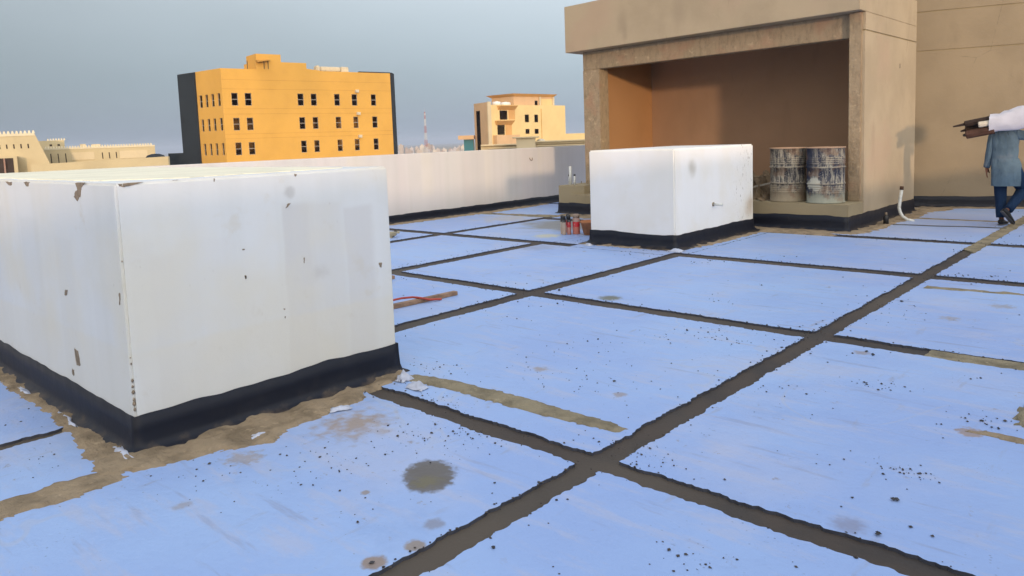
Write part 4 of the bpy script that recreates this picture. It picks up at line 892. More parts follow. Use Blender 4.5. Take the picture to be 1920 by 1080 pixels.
# ---- crenellated fort style buildings on the left
M['sand'] = wallmat('sand_render', (0.54, 0.46, 0.30), 0.06); M['sand_light'] = wallmat('pale_sand_trim', (0.66, 0.60, 0.46), 0.05)
F_ = K['fort']
BK = Vector((-0.966, 0.26))
def sprism(outline, origin, q0, q1):
    """outline in (metres along RT, height), extruded along FW"""
    m = MB(); O = Vector(origin)
    fr = [m.bm.verts.new((*(O + RT * s_ + BK * q0), z_)) for s_, z_ in outline]; bk = [m.bm.verts.new((*(O + RT * s_ + BK * q1), z_)) for s_, z_ in outline]
    m.bm.faces.new(fr); m.bm.faces.new(bk[::-1]); n = len(outline)
    for i in range(n): m.bm.faces.new((fr[i], bk[i], bk[(i + 1) % n], fr[(i + 1) % n]))
    return m
def teeth(m, O, s0, s1, z, w, h, step, q0, q1):
    O = Vector(O); s_ = s0
    while s_ < s1:
        P = [O + RT * s_ + BK * q0, O + RT * (s_ + w) + BK * q0, O + RT * (s_ + w) + BK * q1, O + RT * s_ + BK * q1]
        a_ = [m.bm.verts.new((p.x, p.y, z)) for p in P]; c_ = sum((p for p in P), Vector((0, 0))) / 4
        b_ = [m.bm.verts.new((*(p * 0.45 + c_ * 0.55), z + h)) for p in P]
        m.bm.faces.new(b_)
        for i in range(4): m.bm.faces.new((a_[i], a_[(i + 1) % 4], b_[(i + 1) % 4], b_[i]))
        s_ += step
O1 = Vector(F_['tower'][1][:2])
fort = empty('fort_tower', (O1.x, O1.y, GZ), 'sand coloured tower block with sloping side, slit windows and small battlements, at the left edge', 'tower house')
zt = 4.40
local(sprism([(-16, GZ), (9.5, GZ), (1.35, 1.2), (0.0, zt), (-16, zt)], O1, 0, 9).build('walls', M['sand']), fort)
m = MB(); teeth(m, O1, -15.8, -0.2, zt + 0.001, 0.38, 0.34, 0.50, 0.0, 0.35); local(m.build('battlements', M['sand_light']), fort)
local(sprism([(-16, zt - 0.28), (0.10, zt - 0.28), (-0.02, zt - 0.02), (-16, zt - 0.02)], O1, -0.06, -0.002).build('parapet_band', M['sand_light']), fort)
dk = simple('deep_opening', (0.05, 0.035, 0.03), 0.1, 3)
for k in range(-3, 4):
    s_ = -3.35 + 0.86 * k - 0.17 + 0.0
    local(sprism([(s_, 2.63), (s_ + 0.17, 2.63), (s_ + 0.14, 3.16), (s_ - 0.03, 3.16)], O1, -0.02, 0.1).build('slit_window', dk), fort)
local(sprism([(-16, GZ), (-2.3, GZ), (-2.3, 1.72), (-16, 1.72)], O1, -3.0, -0.01).build('porch', M['sand']), fort)
local(sprism([(-16, -3), (-2.75, -3), (-2.75, 1.52), (-16, 1.52)], O1, -3.03, -2.9).build('porch_opening', dk), fort)
for s_ in (-3.9, -5.6): local(sprism([(s_, -3), (s_ + 0.2, -3), (s_ + .2, 1.5), (s_, 1.5)], O1, -3.3, -3.05).build('porch_post', simple('porch_post', (0.35, 0.22, 0.18)), ), fort)
O2 = Vector(F_['low'][0][:2]) + FW * 0
low = empty('fort_wing', (O2.x, O2.y, GZ), 'long low sand coloured building with slit windows and a row of tiny battlements', 'building')
W2 = 14.75
local(sprism([(-1.2, GZ), (W2, GZ), (W2, 2.60), (0, 2.60)], O2, 0, 8).build('walls', M['sand']), low)
m = MB(); teeth(m, O2, 0.1, W2 - 0.6, 2.60, 0.26, 0.26, 0.36, 0.0, 0.3); local(m.build('battlements', M['sand_light']), low)
local(sprism([(0, 2.40), (W2 + .02, 2.40), (W2 + .02, 2.58), (0, 2.58)], O2, -0.05, -0.002).build('parapet_band', M['sand_light']), low)
for s_, z0, z1 in [(0.78, .62, 1.9), (1.75, .60, 1.88), (2.75, .62, 1.88), (7.65, 1.0, 1.83), (8.57, 1.0, 1.82), (9.5, 1.02, 1.83)]:
    local(sprism([(s_, z0), (s_ + 0.14, z0), (s_ + 0.1, z1), (s_ - 0.04, z1)], O2, -0.02, 0.1).build('slit_window', dk), low)
local(sprism([(3.6, 0.95), (6.6, 0.95), (6.6, 1.95), (3.6, 1.95)], O2, -0.06, -0.002).build('relief_panel', M['cream']), low)
local(sprism([(10.0, 0.95), (13.7, 0.95), (13.7, 1.95), (10.0, 1.95)], O2, -0.06, -0.002).build('relief_panel', M['cream']), low)
O3 = Vector(F_['upper'][0][:2])
up = empty('fort_house', (O3.x, O3.y, GZ), 'small raised sand coloured house with battlements, right of the sloping tower', 'house')
local(sprism([(-2, GZ), (3.6, GZ), (3.6, 3.72), (-0.6, 3.72)], O3, 0, 4).build('walls', M['sand']), up)
m = MB(); teeth(m, O3, 1.2, 3.5, 3.72, 0.28, 0.28, 0.38, 0, 0.3); local(m.build('battlements', M['sand_light']), up)
for s_ in (1.5, 2.6): local(sprism([(s_, 2.95), (s_ + .35, 2.95), (s_ + .35, 3.2), (s_, 3.2)], O3, -0.02, .1).build('window', dk), up)
O4 = Vector(F_['bits'][0][:2])
for s_, w_, z_, lab in ((0, 0.8, 3.12, 'small cream hut on the roof of the long low building, nearer the sloping tower'), (1.65, 1.25, 3.04, 'wider cream hut on the roof of the long low building, right of the smaller one')):
    o = sprism([(s_, 2.4), (s_ + w_, 2.4), (s_ + w_, z_), (s_, z_)], O4, 0, 1.5).build('roof_hut', M['cream']); c = O4 + RT * s_; origin_to(o, (c.x, c.y, 2.4)); tag(o, lab, 'roof hut')
O5 = Vector(F_['wall'][0][:2]); O6 = Vector(F_['wall'][1][:2])
bw = MB(); dd = (O6 - O5); nn = Vector((-dd.y, dd.x)).normalized() * 0.3
bw.prism([tuple(O5), tuple(O6), tuple(O6 + nn), tuple(O5 + nn)], GZ, 1.0, [0.86, 1.18, 1.18, 0.86])
o = bw.build('boundary_wall', M['sand']); origin_to(o, (O5.x, O5.y, GZ)); tag(o, 'plain sand coloured wall rising in front of the long low building', 'wall')
c = O2 + RT * 15.2 + FW * -1
o = MB().lathe([(1.2, -1), (1.2, 0.95), (1.0, 1.2), (0.5, 1.38), (0.05, 1.42)], (0, 0, 0), 20, True, True, 1, 1).build('dark_dome', M['navy'], smooth=True); o.location = (c.x, c.y, 0); tag(o, 'dark rounded tank beyond the right end of the long low building', 'tank')

# ---- distant town and lattice mast
random.seed(11)
tm = [simple('town_%d' % k, c_, 0.1, 0.05, 0.9) for k, c_ in enumerate([(0.50, 0.42, 0.36), (0.62, 0.55, 0.48), (0.42, 0.34, 0.30), (0.55, 0.50, 0.50)])]
def horizon(u): return 295.9 - 0.0355 * u
def town(u, top, wpx, D, k):
    lat = (u - 960) / 1407 * D; c_ = FW * D + RT * lat; zt_ = 1.6 + (horizon(u) - top) * D / 1407; w_ = wpx * D / 1407
    e = empty('town_house', (c_.x, c_.y, GZ), 'tiny pale flat roofed town building on the hazy skyline', 'town building', 'far town skyline buildings')
    H_ = zt_ - GZ; mt = tm[k % 4]
    m_ = MB(); m_.box(-w_ / 2, w_ / 2, 0, w_ * 0.8, 0, H_); m_.build('walls', mt, e)
    if H_ > 6: MB().box(-w_ * .2, w_ * .1, w_ * .2, w_ * .5, H_, H_ + 2.2).build('stair_head', mt, e)
    f_ = MB(); nf = max(1, int(H_ / 3.6))
    for r_ in range(nf):
        for c2 in range(max(2, int(w_ / 4))):
            x_ = -w_ / 2 + (c2 + .3) * w_ / max(2, int(w_ / 4)); f_.box(x_, x_ + 1.5, -0.12, 0.05, 1.2 + r_ * 3.6, 2.7 + r_ * 3.6)
    f_.bm.free()
    e.rotation_euler = (0, 0, R(42 + random.uniform(-25, 25)))
spec = [(757, 272, 9, 1350), (741, 280, 7, 1400), (768, 277, 6, 1500), (777, 277, 7, 1450), (787, 276, 7, 1300), (797, 272.5, 9, 1250), (808, 271, 11, 1200), (817, 274, 6, 1300), (826, 279, 9, 1500), (838, 279, 9, 1600), (849, 279, 8, 1500), (858, 277, 7, 1300), (866, 275, 8, 1200), (874, 273.5, 9, 1150), (882, 275, 9, 1100), (748, 282, 8, 1200), (791, 281, 10, 1100), (820, 281, 8, 1150), (835, 282.5, 8, 1100), (852, 282, 9, 1050), (863, 280, 7, 1000), (878, 279, 8, 950), (773, 282, 10, 1150), (804, 280, 9, 1100)]
for k, (u, t, w_, D) in enumerate(spec): town(u, t, w_, D, k)
D = 900; c_ = FW * D + RT * ((804.5 - 960) / 1407 * D); ztop = 38.0
mast = empty('lattice_mast', (c_.x, c_.y, GZ), 'tall thin lattice radio mast in red and white bands beyond the town', 'mast')
H_ = ztop - GZ
def mastw(t): return 3.4 * (1 - t) + 0.7 * t
cols_ = [simple('mast_red', (0.40, 0.14, 0.12), 0.1, 1), simple('mast_white', (0.60, 0.58, 0.56), 0.1, 1)]
for seg in range(7):
    m = MB(); z0, z1 = H_ * seg / 7, H_ * (seg + 1) / 7
    for sub in range(3):
        za = z0 + (z1 - z0) * sub / 3; zb = z0 + (z1 - z0) * (sub + 1) / 3; wa, wb = mastw(za / H_) / 2, mastw(zb / H_) / 2
        cs = [(-1, -1), (1, -1), (1, 1), (-1, 1)]
        for i in range(4):
            p, q_ = cs[i], cs[(i + 1) % 4]
            m.tube([(p[0] * wa, p[1] * wa, za), (p[0] * wb, p[1] * wb, zb)], 0.17, 5)
            m.tube([(p[0] * wa, p[1] * wa, za), (q_[0] * wb, q_[1] * wb, zb)], 0.10, 4)
            m.tube([(p[0] * wb, p[1] * wb, zb), (q_[0] * wb, q_[1] * wb, zb)], 0.10, 4)
    m.build('mast_section', cols_[seg % 2], mast)
m = MB(); m.lathe([(0.9, H_ * 0.93), (0.9, H_ * 0.97)], (0, 0, 0), 8, True, True); m.tube([(0, 0, H_), (0, 0, H_ + 4)], 0.12, 5); m.build('antenna', tm[3], mast)
# ------------------------------------------------------------------ worker
M['skin'] = simple('brown_skin', (0.20, 0.085, 0.05), 0.1, 20, 0.6)
def cloth(name, col, k=0.25, blotch=None):
    m = Mat(name, 0.9, 0.1); m.base(col)
    m.over(m.ramp(m.noise(4, 4, m.obj), 0.4, 0.7, 0, 0.7), tuple(c * (1 - k) for c in col))
    if blotch: m.over(m.ramp(m.noise(2.2, 3, m.obj), 0.55, 0.68, 0, 0.5), blotch)
    v = m.scale(m.obj, 9, 9, 3); m.bump(m.noise(2, 3, v), 0.8, 0.03); return m.done()
M['kameez'] = cloth('blue_grey_cotton', (0.105, 0.16, 0.215), 0.4, (0.17, 0.175, 0.19))
M['trouser'] = cloth('navy_cotton', (0.014, 0.032, 0.075))
M['shoe'] = simple('dark_shoe', (0.02, 0.021, 0.026), 0.2, 20, 0.7); M['sole'] = simple('grey_sole', (0.10, 0.10, 0.11), 0.2, 20, 0.8)
man = empty('person', (-2.263, 13.76, 0.001), 'worker seen from behind in blue grey long shirt, stepping forward under a shouldered bundle', 'person', rz=R(9.3))
def skin(name, verts, edges, rad, mat, sub=2, root=0):
    me = bpy.data.meshes.new(name); me.from_pydata(verts, edges, []); o = bpy.data.objects.new(name, me); C.objects.link(o)
    md = o.modifiers.new('s', 'SKIN'); sv = me.skin_vertices[0].data
    for i, r in enumerate(rad): sv[i].radius = (r, r) if not isinstance(r, tuple) else r; sv[i].use_root = (i == root)
    md.use_smooth_shade = True
    s_ = o.modifiers.new('u', 'SUBSURF'); s_.levels = sub; s_.render_levels = sub
    dg = bpy.context.evaluated_depsgraph_get(); me2 = bpy.data.meshes.new_from_object(o.evaluated_get(dg)); bpy.data.objects.remove(o)
    o2 = bpy.data.objects.new(name, me2); C.objects.link(o2); me2.materials.clear(); me2.materials.append(mat)
    for p in me2.polygons: p.use_smooth = True
    return o2
LS, LE, LW = (-0.205, 0.0, 1.385), (-0.235, -0.02, 1.12), (-0.262, 0.03, 0.905)
RS, RE, RW = (0.125, 0.0, 1.395), (0.34, 0.02, 1.365), (0.40, -0.07, 1.60)
LK, LA = (-0.075, 0.03, 0.50), (-0.055, -0.02, 0.095)
RK, RA = (0.215, 0.16, 0.53), (0.0, -0.20, 0.235)
V_ = []; E_ = []; Rr = []
def add(p, r, par=None):
    V_.append(tuple(p)); Rr.append(r)
    if par is not None: E_.append((par, len(V_) - 1))
    return len(V_) - 1
pel = add((-0.03, 0, 0.93), (0.115, 0.09)); sp = add((-0.035, 0.0, 1.12), (0.11, 0.085), pel); ch = add((-0.04, 0.01, 1.32), (0.13, 0.09), sp)
nb = add((-0.04, 0.03, 1.455), 0.055, ch); nk = add((-0.035, 0.06, 1.52), 0.052, nb)
h1 = add((-0.03, 0.085, 1.585), (0.072, 0.080), nk); h2 = add((-0.03, 0.095, 1.655), (0.078, 0.092), h1); h3 = add((-0.03, 0.09, 1.71), (0.055, 0.065), h2)
l0 = add(LS, 0.045, ch); l1 = add(LE, 0.036, l0); l2 = add(LW, 0.027, l1); lp = add((-0.265, 0.045, 0.855), (0.034, 0.02), l2)
r0 = add(RS, 0.045, ch); r1 = add(RE, 0.036, r0); r2 = add(RW, 0.027, r1); rp = add((0.405, -0.10, 1.645), (0.034, 0.02), r2)
lh = add((-0.10, 0.0, 0.86), 0.07, pel); lk = add(LK, 0.058, lh); la = add(LA, 0.036, lk); lt = add((-0.03, 0.10, 0.04), 0.03, la)
rh = add((0.06, 0.02, 0.87), 0.07, pel); rk = add(RK, 0.058, rh); ra = add(RA, 0.036, rk); rt = add((0.045, -0.14, 0.12), 0.03, ra)
# five fingers on each hand, rooted inside the palm
def finger(base, dirs, r, par):
    p = Vector(base); i = add(p, r, par)
    for d_, L in dirs:
        p = p + Vector(d_).normalized() * L; i = add(p, r * 0.9, i); r *= 0.92
for k in range(4):
    y_ = 0.078 - 0.022 * k; L = (0.030, 0.034, 0.032, 0.025)[k]
    finger((-0.267, y_, 0.815), [((0.0, 0.1, -1), L), ((0.25, 0.05, -1), L * 0.8), ((0.6, 0, -1), L * 0.6)], 0.009, lp)
finger((-0.245, 0.075, 0.85), [((0.3, 0.7, -0.8), 0.03), ((0.3, 0.3, -1), 0.026)], 0.010, lp)
for k in range(4):
    x_ = 0.375 + 0.022 * k; L = (0.028, 0.032, 0.030, 0.024)[k]
    finger((x_, -0.125, 1.672), [((0, -0.6, 0.9), L), ((0, 0.1, 1), L * 0.8), ((0, 0.6, 0.8), L * 0.6)], 0.009, rp)
finger((0.372, -0.09, 1.645), [((-0.8, -0.3, 0.5), 0.03), ((-0.3, 0.1, 1), 0.026)], 0.010, rp)
body = skin('body', V_, E_, Rr, M['skin'], 2, 0); body.parent = man
# face features
fm = MB(); fm.tube([(-0.03, 0.175, 1.655), (-0.03, 0.195, 1.625), (-0.03, 0.178, 1.615)], [0.008, 0.014, 0.008], 8)
for s_ in (-1, 1): fm.rock((-0.03 + s_ * 0.085, 0.09, 1.64), 0.018, 1.5)
fm.build('ears_and_nose', M['skin'], man, smooth=True)
em = MB()
for s_ in (-1, 1): em.lathe([(0.0005, -0.008), (0.009, -0.004), (0.011, 0.002), (0.006, 0.009), (0.0005, 0.011)], (-0.03 + s_ * 0.03, 0.172, 1.66), 10, False)
em.build('eyes', simple('eye_white', (0.5, 0.48, 0.45)), man, smooth=True)
hair = MB(); hair.lathe([(0.088, -0.03), (0.094, 0.02), (0.088, 0.055), (0.06, 0.088), (0.02, 0.098)], (-0.03, 0.078, 1.655), 20, True, True, 0.95, 1.08)
hair.build('hair', simple('black_hair', (0.012, 0.010, 0.009), 0.3, 40, 0.8), man, smooth=True)
def loft(rings, seg=36, fold=0.0, foldn=5, seed=0, close=False):
    m = MB(); rr = []
    for k, (c_, rx, ry) in enumerate(rings):
        t = k / (len(rings) - 1); row = []
        for i in range(seg):
            a_ = 2 * math.pi * i / seg
            f_ = 1 + fold * t * (math.sin(a_ * foldn + seed + 1.2 * t) * 0.5 + nz(math.cos(a_) * 2 + seed, math.sin(a_) * 2, c_[2] * 2.5) * 1.6) + 0.05 * nz(math.cos(a_) * 2.5 + seed, math.sin(a_) * 2.5, c_[2] * 9)
            row.append(m.bm.verts.new((c_[0] + rx * f_ * math.cos(a_), c_[1] + ry * f_ * math.sin(a_), c_[2] + 0.012 * t * fold * 8 * nz(math.cos(a_) * 1.5, math.sin(a_) * 1.5, seed))))
        rr.append(row)
    for a_, b_ in zip(rr, rr[1:]):
        for i in range(seg): m.bm.faces.new((a_[i], a_[(i + 1) % seg], b_[(i + 1) % seg], b_[i]))
    return m
def interp(rings, k=4):
    out = []
    for a_, b_ in zip(rings, rings[1:]):
        for j in range(k):
            t = j / k; out.append((tuple(a_[0][i] * (1 - t) + b_[0][i] * t for i in range(3)), a_[1] * (1 - t) + b_[1] * t, a_[2] * (1 - t) + b_[2] * t))
    out.append(rings[-1]); return out
torso = [((-0.04, 0.035, 1.50), .062, .060), ((-0.04, 0.02, 1.465), .12, .075), ((-0.04, 0.005, 1.435), .185, .098), ((-0.04, 0, 1.38), .198, .118), ((-0.045, 0, 1.25), .190, .128), ((-0.045, 0, 1.12), .178, .125),
         ((-0.04, 0, 1.055), .172, .122), ((-0.04, 0, 1.045), .170, .120), ((-0.035, 0, 1.035), .176, .126), ((-0.02, 0.0, 0.93), .190, .142), ((-0.015, 0.0, 0.80), .200, .155), ((-0.02, 0.0, 0.70), .205, .158), ((-0.025, 0.0, 0.615), .200, .155)]
loft(interp(torso), 48, 0.11, 5, 1.0).build('long_shirt', M['kameez'], man, smooth=True)
def limb(pts, rad, name, mat, seed=0, fold=0.05):
    """cloth tube along a bent limb"""
    P = [Vector(p) for p in pts]; pts2 = []; r2_ = []
    for i in range(len(P) - 1):
        for j in range(6):
            t = j / 6; pts2.append(P[i].lerp(P[i + 1], t)); r2_.append((rad[i] * (1 - t) + rad[i + 1] * t) * (1 + fold * 2.0 * nz(i * 3 + t * 5 + seed, seed)))
    pts2.append(P[-1]); r2_.append(rad[-1])
    for _ in range(2): pts2 = [pts2[0]] + [(pts2[i - 1] + pts2[i] * 2 + pts2[i + 1]) / 4 for i in range(1, len(pts2) - 1)] + [pts2[-1]]
    m = MB(); m.tube(pts2, r2_, 20, True)
    for v_ in m.bm.verts: v_.co += Vector((nz(v_.co.x * 9 + seed, v_.co.y * 9, v_.co.z * 7), nz(v_.co.x * 9, v_.co.y * 9 + seed, v_.co.z * 7), 0)) * 0.012
    return m.build(name, mat, man, smooth=True)
limb([(-0.135, 0, 1.41), (-0.20, 0, 1.385), LE, (LW[0], LW[1], LW[2] + 0.0)], [.065, .070, .058, .046], 'sleeve', M['kameez'], 2)
limb([(0.06, 0, 1.41), (0.125, 0, 1.40), RE, (0.385, -0.045, 1.54)], [.065, .078, .064, .046], 'sleeve', M['kameez'], 3)
limb([(-0.095, 0, 0.90), LK, (LA[0], LA[1], 0.12)], [.105, .082, .068], 'trouser_leg', M['trouser'], 4)
limb([(0.07, 0.02, 0.90), (0.14, 0.08, 0.72), RK, (RA[0] + .03, RA[1] + .03, RA[2] + .02)], [.11, .10, .085, .066], 'trouser_leg', M['trouser'], 5)
def shoe(heel, toe, upv):
    h_ = Vector(heel); t_ = Vector(toe); d_ = (t_ - h_).normalized(); u_ = Vector(upv).normalized(); s_ = d_.cross(u_).normalized(); u_ = s_.cross(d_).normalized(); L = (t_ - h_).length
    def build(prof, name, mat):
        m = MB(); rr = []
        for x_, w_, z0, z1 in prof:
            row = []
            for a_ in range(12):
                an = 2 * math.pi * a_ / 12; y_ = math.cos(an) * w_; z_ = (z0 + z1) / 2 + math.sin(an) * (z1 - z0) / 2
                row.append(m.bm.verts.new(h_ + d_ * x_ * L + s_ * y_ + u_ * z_))
            rr.append(row)
        for a_, b_ in zip(rr, rr[1:]):
            for i in range(12): m.bm.faces.new((a_[i], a_[(i + 1) % 12], b_[(i + 1) % 12], b_[i]))
        m.bm.faces.new(rr[0][::-1]); m.bm.faces.new(rr[-1]); return m.build(name, mat, man, smooth=True)
    build([(0, .022, .02, .075), (.04, .034, .015, .095), (.3, .038, .014, .10), (.5, .040, .013, .08), (.75, .046, .012, .055), (.93, .036, .012, .042), (1.0, .015, .015, .03)], 'shoe', M['shoe'])
    build([(-.01, .024, 0, .02), (.04, .036, 0, .022), (.4, .034, 0, .018), (.75, .048, 0, .016), (.94, .038, .002, .016), (1.01, .014, .005, .014)], 'shoe_sole', M['sole'])
shoe((-0.075, -0.09, 0.0), (0.015, 0.165, 0.0), (0, 0, 1))
shoe((-0.06, -0.265, 0.235), (0.10, -0.16, 0.025), (0.62, 0.62, 0.55))

# carried bundle
bd = empty('carried_bundle', (-2.263, 13.76, 0.0), 'bundle of brown poles wrapped in white sheet, carried on the worker\'s shoulders', 'bundle', rz=R(9.3))
rings = []
for k in range(30):
    t = k / 29; x_ = -0.245 + 1.75 * t
    zc = 1.575 + 0.135 * (x_ + 0.24)
    hz = 0.145 + 0.022 * min(1, max(0, (x_ + 0.2) / 0.3)) + 0.012 * math.sin(x_ * 14); rings.append((x_, zc + 0.02 * min(1, max(0, (x_ + .2) / .3)), hz))
m = MB(); rr = []
for x_, zc, hz in rings:
    row = []
    for i in range(28):
        a_ = 2 * math.pi * i / 28
        ry, rz_ = 0.12, hz
        if math.sin(a_) < 0: rz_ = hz * 0.92
        f_ = 1 + 0.10 * nz(x_ * 5, math.cos(a_) * 1.6, math.sin(a_) * 1.6) + (0.22 * nz(x_ * 16, a_ * 2.2, 5) if math.sin(a_) > 0.25 else 0.03 * nz(x_ * 12, a_ * 3, 5))
        sgn = lambda v: (abs(v) ** 0.8) * (1 if v > 0 else -1)
        row.append(m.bm.verts.new((x_ + 0.012 * nz(a_ * 2, x_), -0.19 + ry * f_ * sgn(math.cos(a_)), zc + rz_ * f_ * sgn(math.sin(a_)))))
    rr.append(row)
for a_, b_ in zip(rr, rr[1:]):
    for i in range(28): m.bm.faces.new((a_[i], a_[(i + 1) % 28], b_[(i + 1) % 28], b_[i]))
m.bm.faces.new(rr[-1])
m.build('white_wrapping', simple('white_plastic_sheet', (0.56, 0.56, 0.64), 0.06, 8, 0.5), bd, smooth=True)
M['pole_brown'] = simple('brown_card', (0.042, 0.027, 0.022), 0.25, 12, 0.85); M['pole_red'] = simple('reddish_card', (0.085, 0.042, 0.030), 0.2, 12, 0.85)
def pole(p0, p1, r, mat, tip=None, seg=8):
    p0 = Vector(p0); p1 = Vector(p1); m_ = MB(); m_.tube([p0, p1, p1 + (p1 - p0).normalized() * 0.012], [r, r, r * 0.8], seg); o = m_.build('pole', mat, bd)
    if tip:
        q_ = p1 + (p1 - p0).normalized() * tip; m2 = MB(); m2.tube([p1 - (p1 - p0) * 0.03, p1 + (q_ - p1) * .6, q_], [r * 0.5, r * .35, r * .22], 7); t_ = m2.build('pole_core', M['pole_brown'], o)
pole((-0.18, -0.20, 1.665), (-0.56, -0.20, 1.59), 0.050, M['pole_brown'], 0.17)
pole((-0.18, -0.22, 1.495), (-0.54, -0.22, 1.425), 0.066, M['pole_red'], 0.05)
pole((-0.18, -0.12, 1.60), (-0.55, -0.12, 1.50), 0.050, M['pole_brown'], 0.08)
pole((-0.2, -0.245, 1.60), (-0.375, -0.265, 1.575), 0.045, simple('pale_card', (0.62, 0.56, 0.46), 0.1, 10), None, 8)

# ------------------------------------------------------------------ camera, light, sky
cam = bpy.data.cameras.new('camera'); co = bpy.data.objects.new('camera', cam); C.objects.link(co); sc.camera = co
yaw, pitch, roll = 0.7479, 0.099, -0.0355
Fv = Vector((-math.sin(yaw) * math.cos(pitch), math.cos(yaw) * math.cos(pitch), -math.sin(pitch)))
Rv = Vector((math.cos(yaw), math.sin(yaw), 0)); Uv = Rv.cross(Fv)
R2 = Rv * math.cos(roll) + Uv * math.sin(roll); U2 = -Rv * math.sin(roll) + Uv * math.cos(roll)
mt = Matrix((R2, U2, -Fv)).transposed().to_4x4(); mt.translation = (0, 0, 1.6); co.matrix_world = mt
cam.sensor_fit = 'HORIZONTAL'; cam.sensor_width = 36; cam.lens = 36 * 1407.07 / 1920; cam.shift_y = -138.35 / 1920; cam.clip_end = 20000; cam.clip_start = 0.05
EL = R(5.8); sd = Vector((0.816, -0.579, 0)).normalized() * math.cos(EL); sd.z = math.sin(EL)
sl = bpy.data.lights.new('sun', 'SUN'); sl.energy = 1.05; sl.angle = R(2.2); sl.color = (1.0, 0.70, 0.42)
so = bpy.data.objects.new('sun', sl); C.objects.link(so); so.rotation_euler = sd.to_track_quat('Z', 'Y').to_euler(); so.location = (20, -15, 20)
wd = bpy.data.worlds.new('World'); sc.world = wd; wd.use_nodes = True; nt = wd.node_tree; bg = nt.nodes['Background']
sky = nt.nodes.new('ShaderNodeTexSky'); sky.sky_type = 'NISHITA'; sky.sun_disc = False; sky.sun_elevation = EL; sky.sun_rotation = math.atan2(sd.x, sd.y)
sky.dust_density = 3.0; sky.air_density = 1.0; sky.ozone_density = 1.0; sky.altitude = 20
tc = nt.nodes.new('ShaderNodeTexCoord'); sp_ = nt.nodes.new('ShaderNodeSeparateXYZ'); nt.links.new(tc.outputs['Generated'], sp_.inputs[0])
cr_ = nt.nodes.new('ShaderNodeValToRGB'); nt.links.new(sp_.outputs[2], cr_.inputs[0])
el = cr_.color_ramp.elements; el[0].position = 0.0; el[0].color = (1.4, 1.75, 2.2, 1); el[1].position = 1.0; el[1].color = (4.1, 4.7, 5.7, 1)
for p_, c_ in ((0.08, (1.62, 2.02, 2.42)), (0.2, (2.6, 2.92, 3.22)), (0.36, (3.25, 3.5, 3.75)), (0.6, (3.6, 4.1, 4.8))):
    e_ = el.new(p_); e_.color = (*c_, 1)
# thin uneven haze layers, a little paler towards the north-east
nzz = nt.nodes.new('ShaderNodeTexNoise'); mp_ = nt.nodes.new('ShaderNodeMapping'); nt.links.new(tc.outputs['Generated'], mp_.inputs[0]); mp_.inputs['Scale'].default_value = (1.5, 1.5, 5)
nt.links.new(mp_.outputs[0], nzz.inputs['Vector']); nzz.inputs['Scale'].default_value = 1.2; nzz.inputs['Detail'].default_value = 3
dt = nt.nodes.new('ShaderNodeVectorMath'); dt.operation = 'DOT_PRODUCT'; nt.links.new(tc.outputs['Generated'], dt.inputs[0]); dt.inputs[1].default_value = (0.55, 0.83, 0)
mr = nt.nodes.new('ShaderNodeMapRange'); nt.links.new(dt.outputs['Value'], mr.inputs[0]); mr.inputs[1].default_value = -0.35; mr.inputs[2].default_value = 0.35; mr.inputs[3].default_value = 0.80; mr.inputs[4].default_value = 1.20
mr2 = nt.nodes.new('ShaderNodeMapRange'); nt.links.new(nzz.outputs['Fac'], mr2.inputs[0]); mr2.inputs[1].default_value = 0.3; mr2.inputs[2].default_value = 0.7; mr2.inputs[3].default_value = 0.92; mr2.inputs[4].default_value = 1.08
ml = nt.nodes.new('ShaderNodeMath'); ml.operation = 'MULTIPLY'; nt.links.new(mr.outputs[0], ml.inputs[0]); nt.links.new(mr2.outputs[0], ml.inputs[1])
sc_ = nt.nodes.new('ShaderNodeVectorMath'); sc_.operation = 'SCALE'; nt.links.new(cr_.outputs['Color'], sc_.inputs[0]); nt.links.new(ml.outputs[0], sc_.inputs['Scale'])
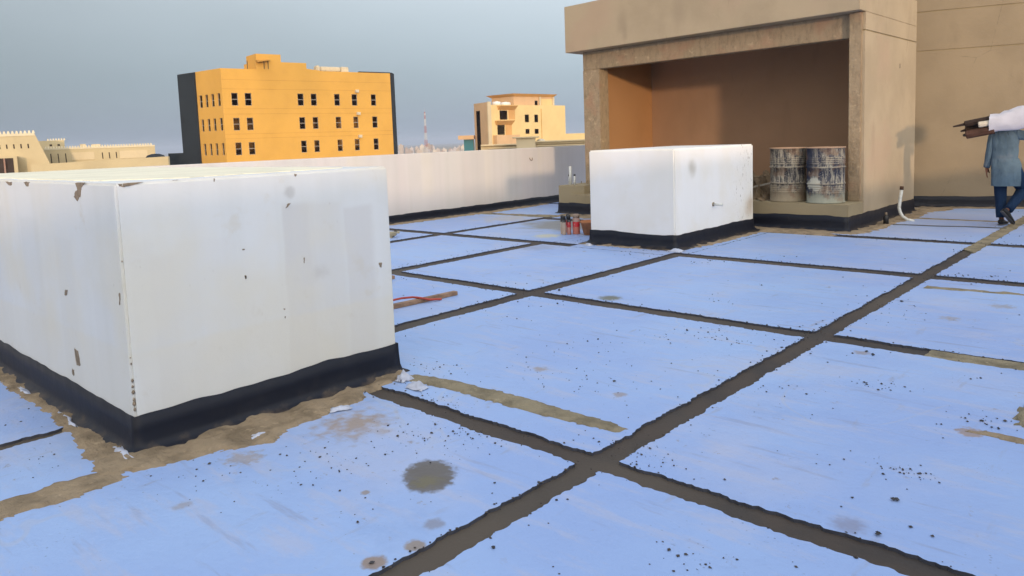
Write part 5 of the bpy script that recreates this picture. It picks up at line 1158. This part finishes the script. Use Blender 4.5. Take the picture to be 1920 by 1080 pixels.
mx = nt.nodes.new('ShaderNodeMix'); mx.data_type = 'RGBA'; mx.inputs[0].default_value = 0.12; nt.links.new(sc_.outputs[0], mx.inputs[6]); nt.links.new(sky.outputs['Color'], mx.inputs[7])
# broad warm glow of the hazy low sun behind the photographer
dg_ = nt.nodes.new('ShaderNodeVectorMath'); dg_.operation = 'DOT_PRODUCT'; nt.links.new(tc.outputs['Generated'], dg_.inputs[0]); dg_.inputs[1].default_value = (0.78, -0.56, 0.28)
mg = nt.nodes.new('ShaderNodeMath'); mg.operation = 'MAXIMUM'; nt.links.new(dg_.outputs['Value'], mg.inputs[0]); mg.inputs[1].default_value = 0
pg = nt.nodes.new('ShaderNodeMath'); pg.operation = 'POWER'; nt.links.new(mg.outputs[0], pg.inputs[0]); pg.inputs[1].default_value = 2
gs = nt.nodes.new('ShaderNodeVectorMath'); gs.operation = 'SCALE'; gs.inputs[0].default_value = (8.6, 7.4, 5.6); nt.links.new(pg.outputs[0], gs.inputs['Scale'])
ad = nt.nodes.new('ShaderNodeVectorMath'); ad.operation = 'ADD'; nt.links.new(mx.outputs[2], ad.inputs[0]); nt.links.new(gs.outputs[0], ad.inputs[1])
skyout = ad.outputs[0]
nt.links.new(skyout, bg.inputs['Color']); bg.inputs['Strength'].default_value = 0.12
hz = MB().box(-9100, 9100, -9100, 9100, -23, 60).build('haze', None); hz['kind'] = 'stuff'
hm = bpy.data.materials.new('haze_air'); hm.use_nodes = True; ht = hm.node_tree; ht.nodes.remove(ht.nodes['Principled BSDF'])
pv = ht.nodes.new('ShaderNodeVolumePrincipled'); pv.inputs['Color'].default_value = (0.66, 0.76, 0.95, 1); pv.inputs['Density'].default_value = 0.00022; pv.inputs['Anisotropy'].default_value = 0.0
ht.links.new(pv.outputs[0], ht.nodes['Material Output'].inputs['Volume']); hz.data.materials.append(hm)
sc.view_settings.view_transform = 'Standard'; sc.view_settings.look = 'None'; sc.view_settings.gamma = 1; sc.view_settings.exposure = 0.9
sc.render.engine = 'CYCLES'
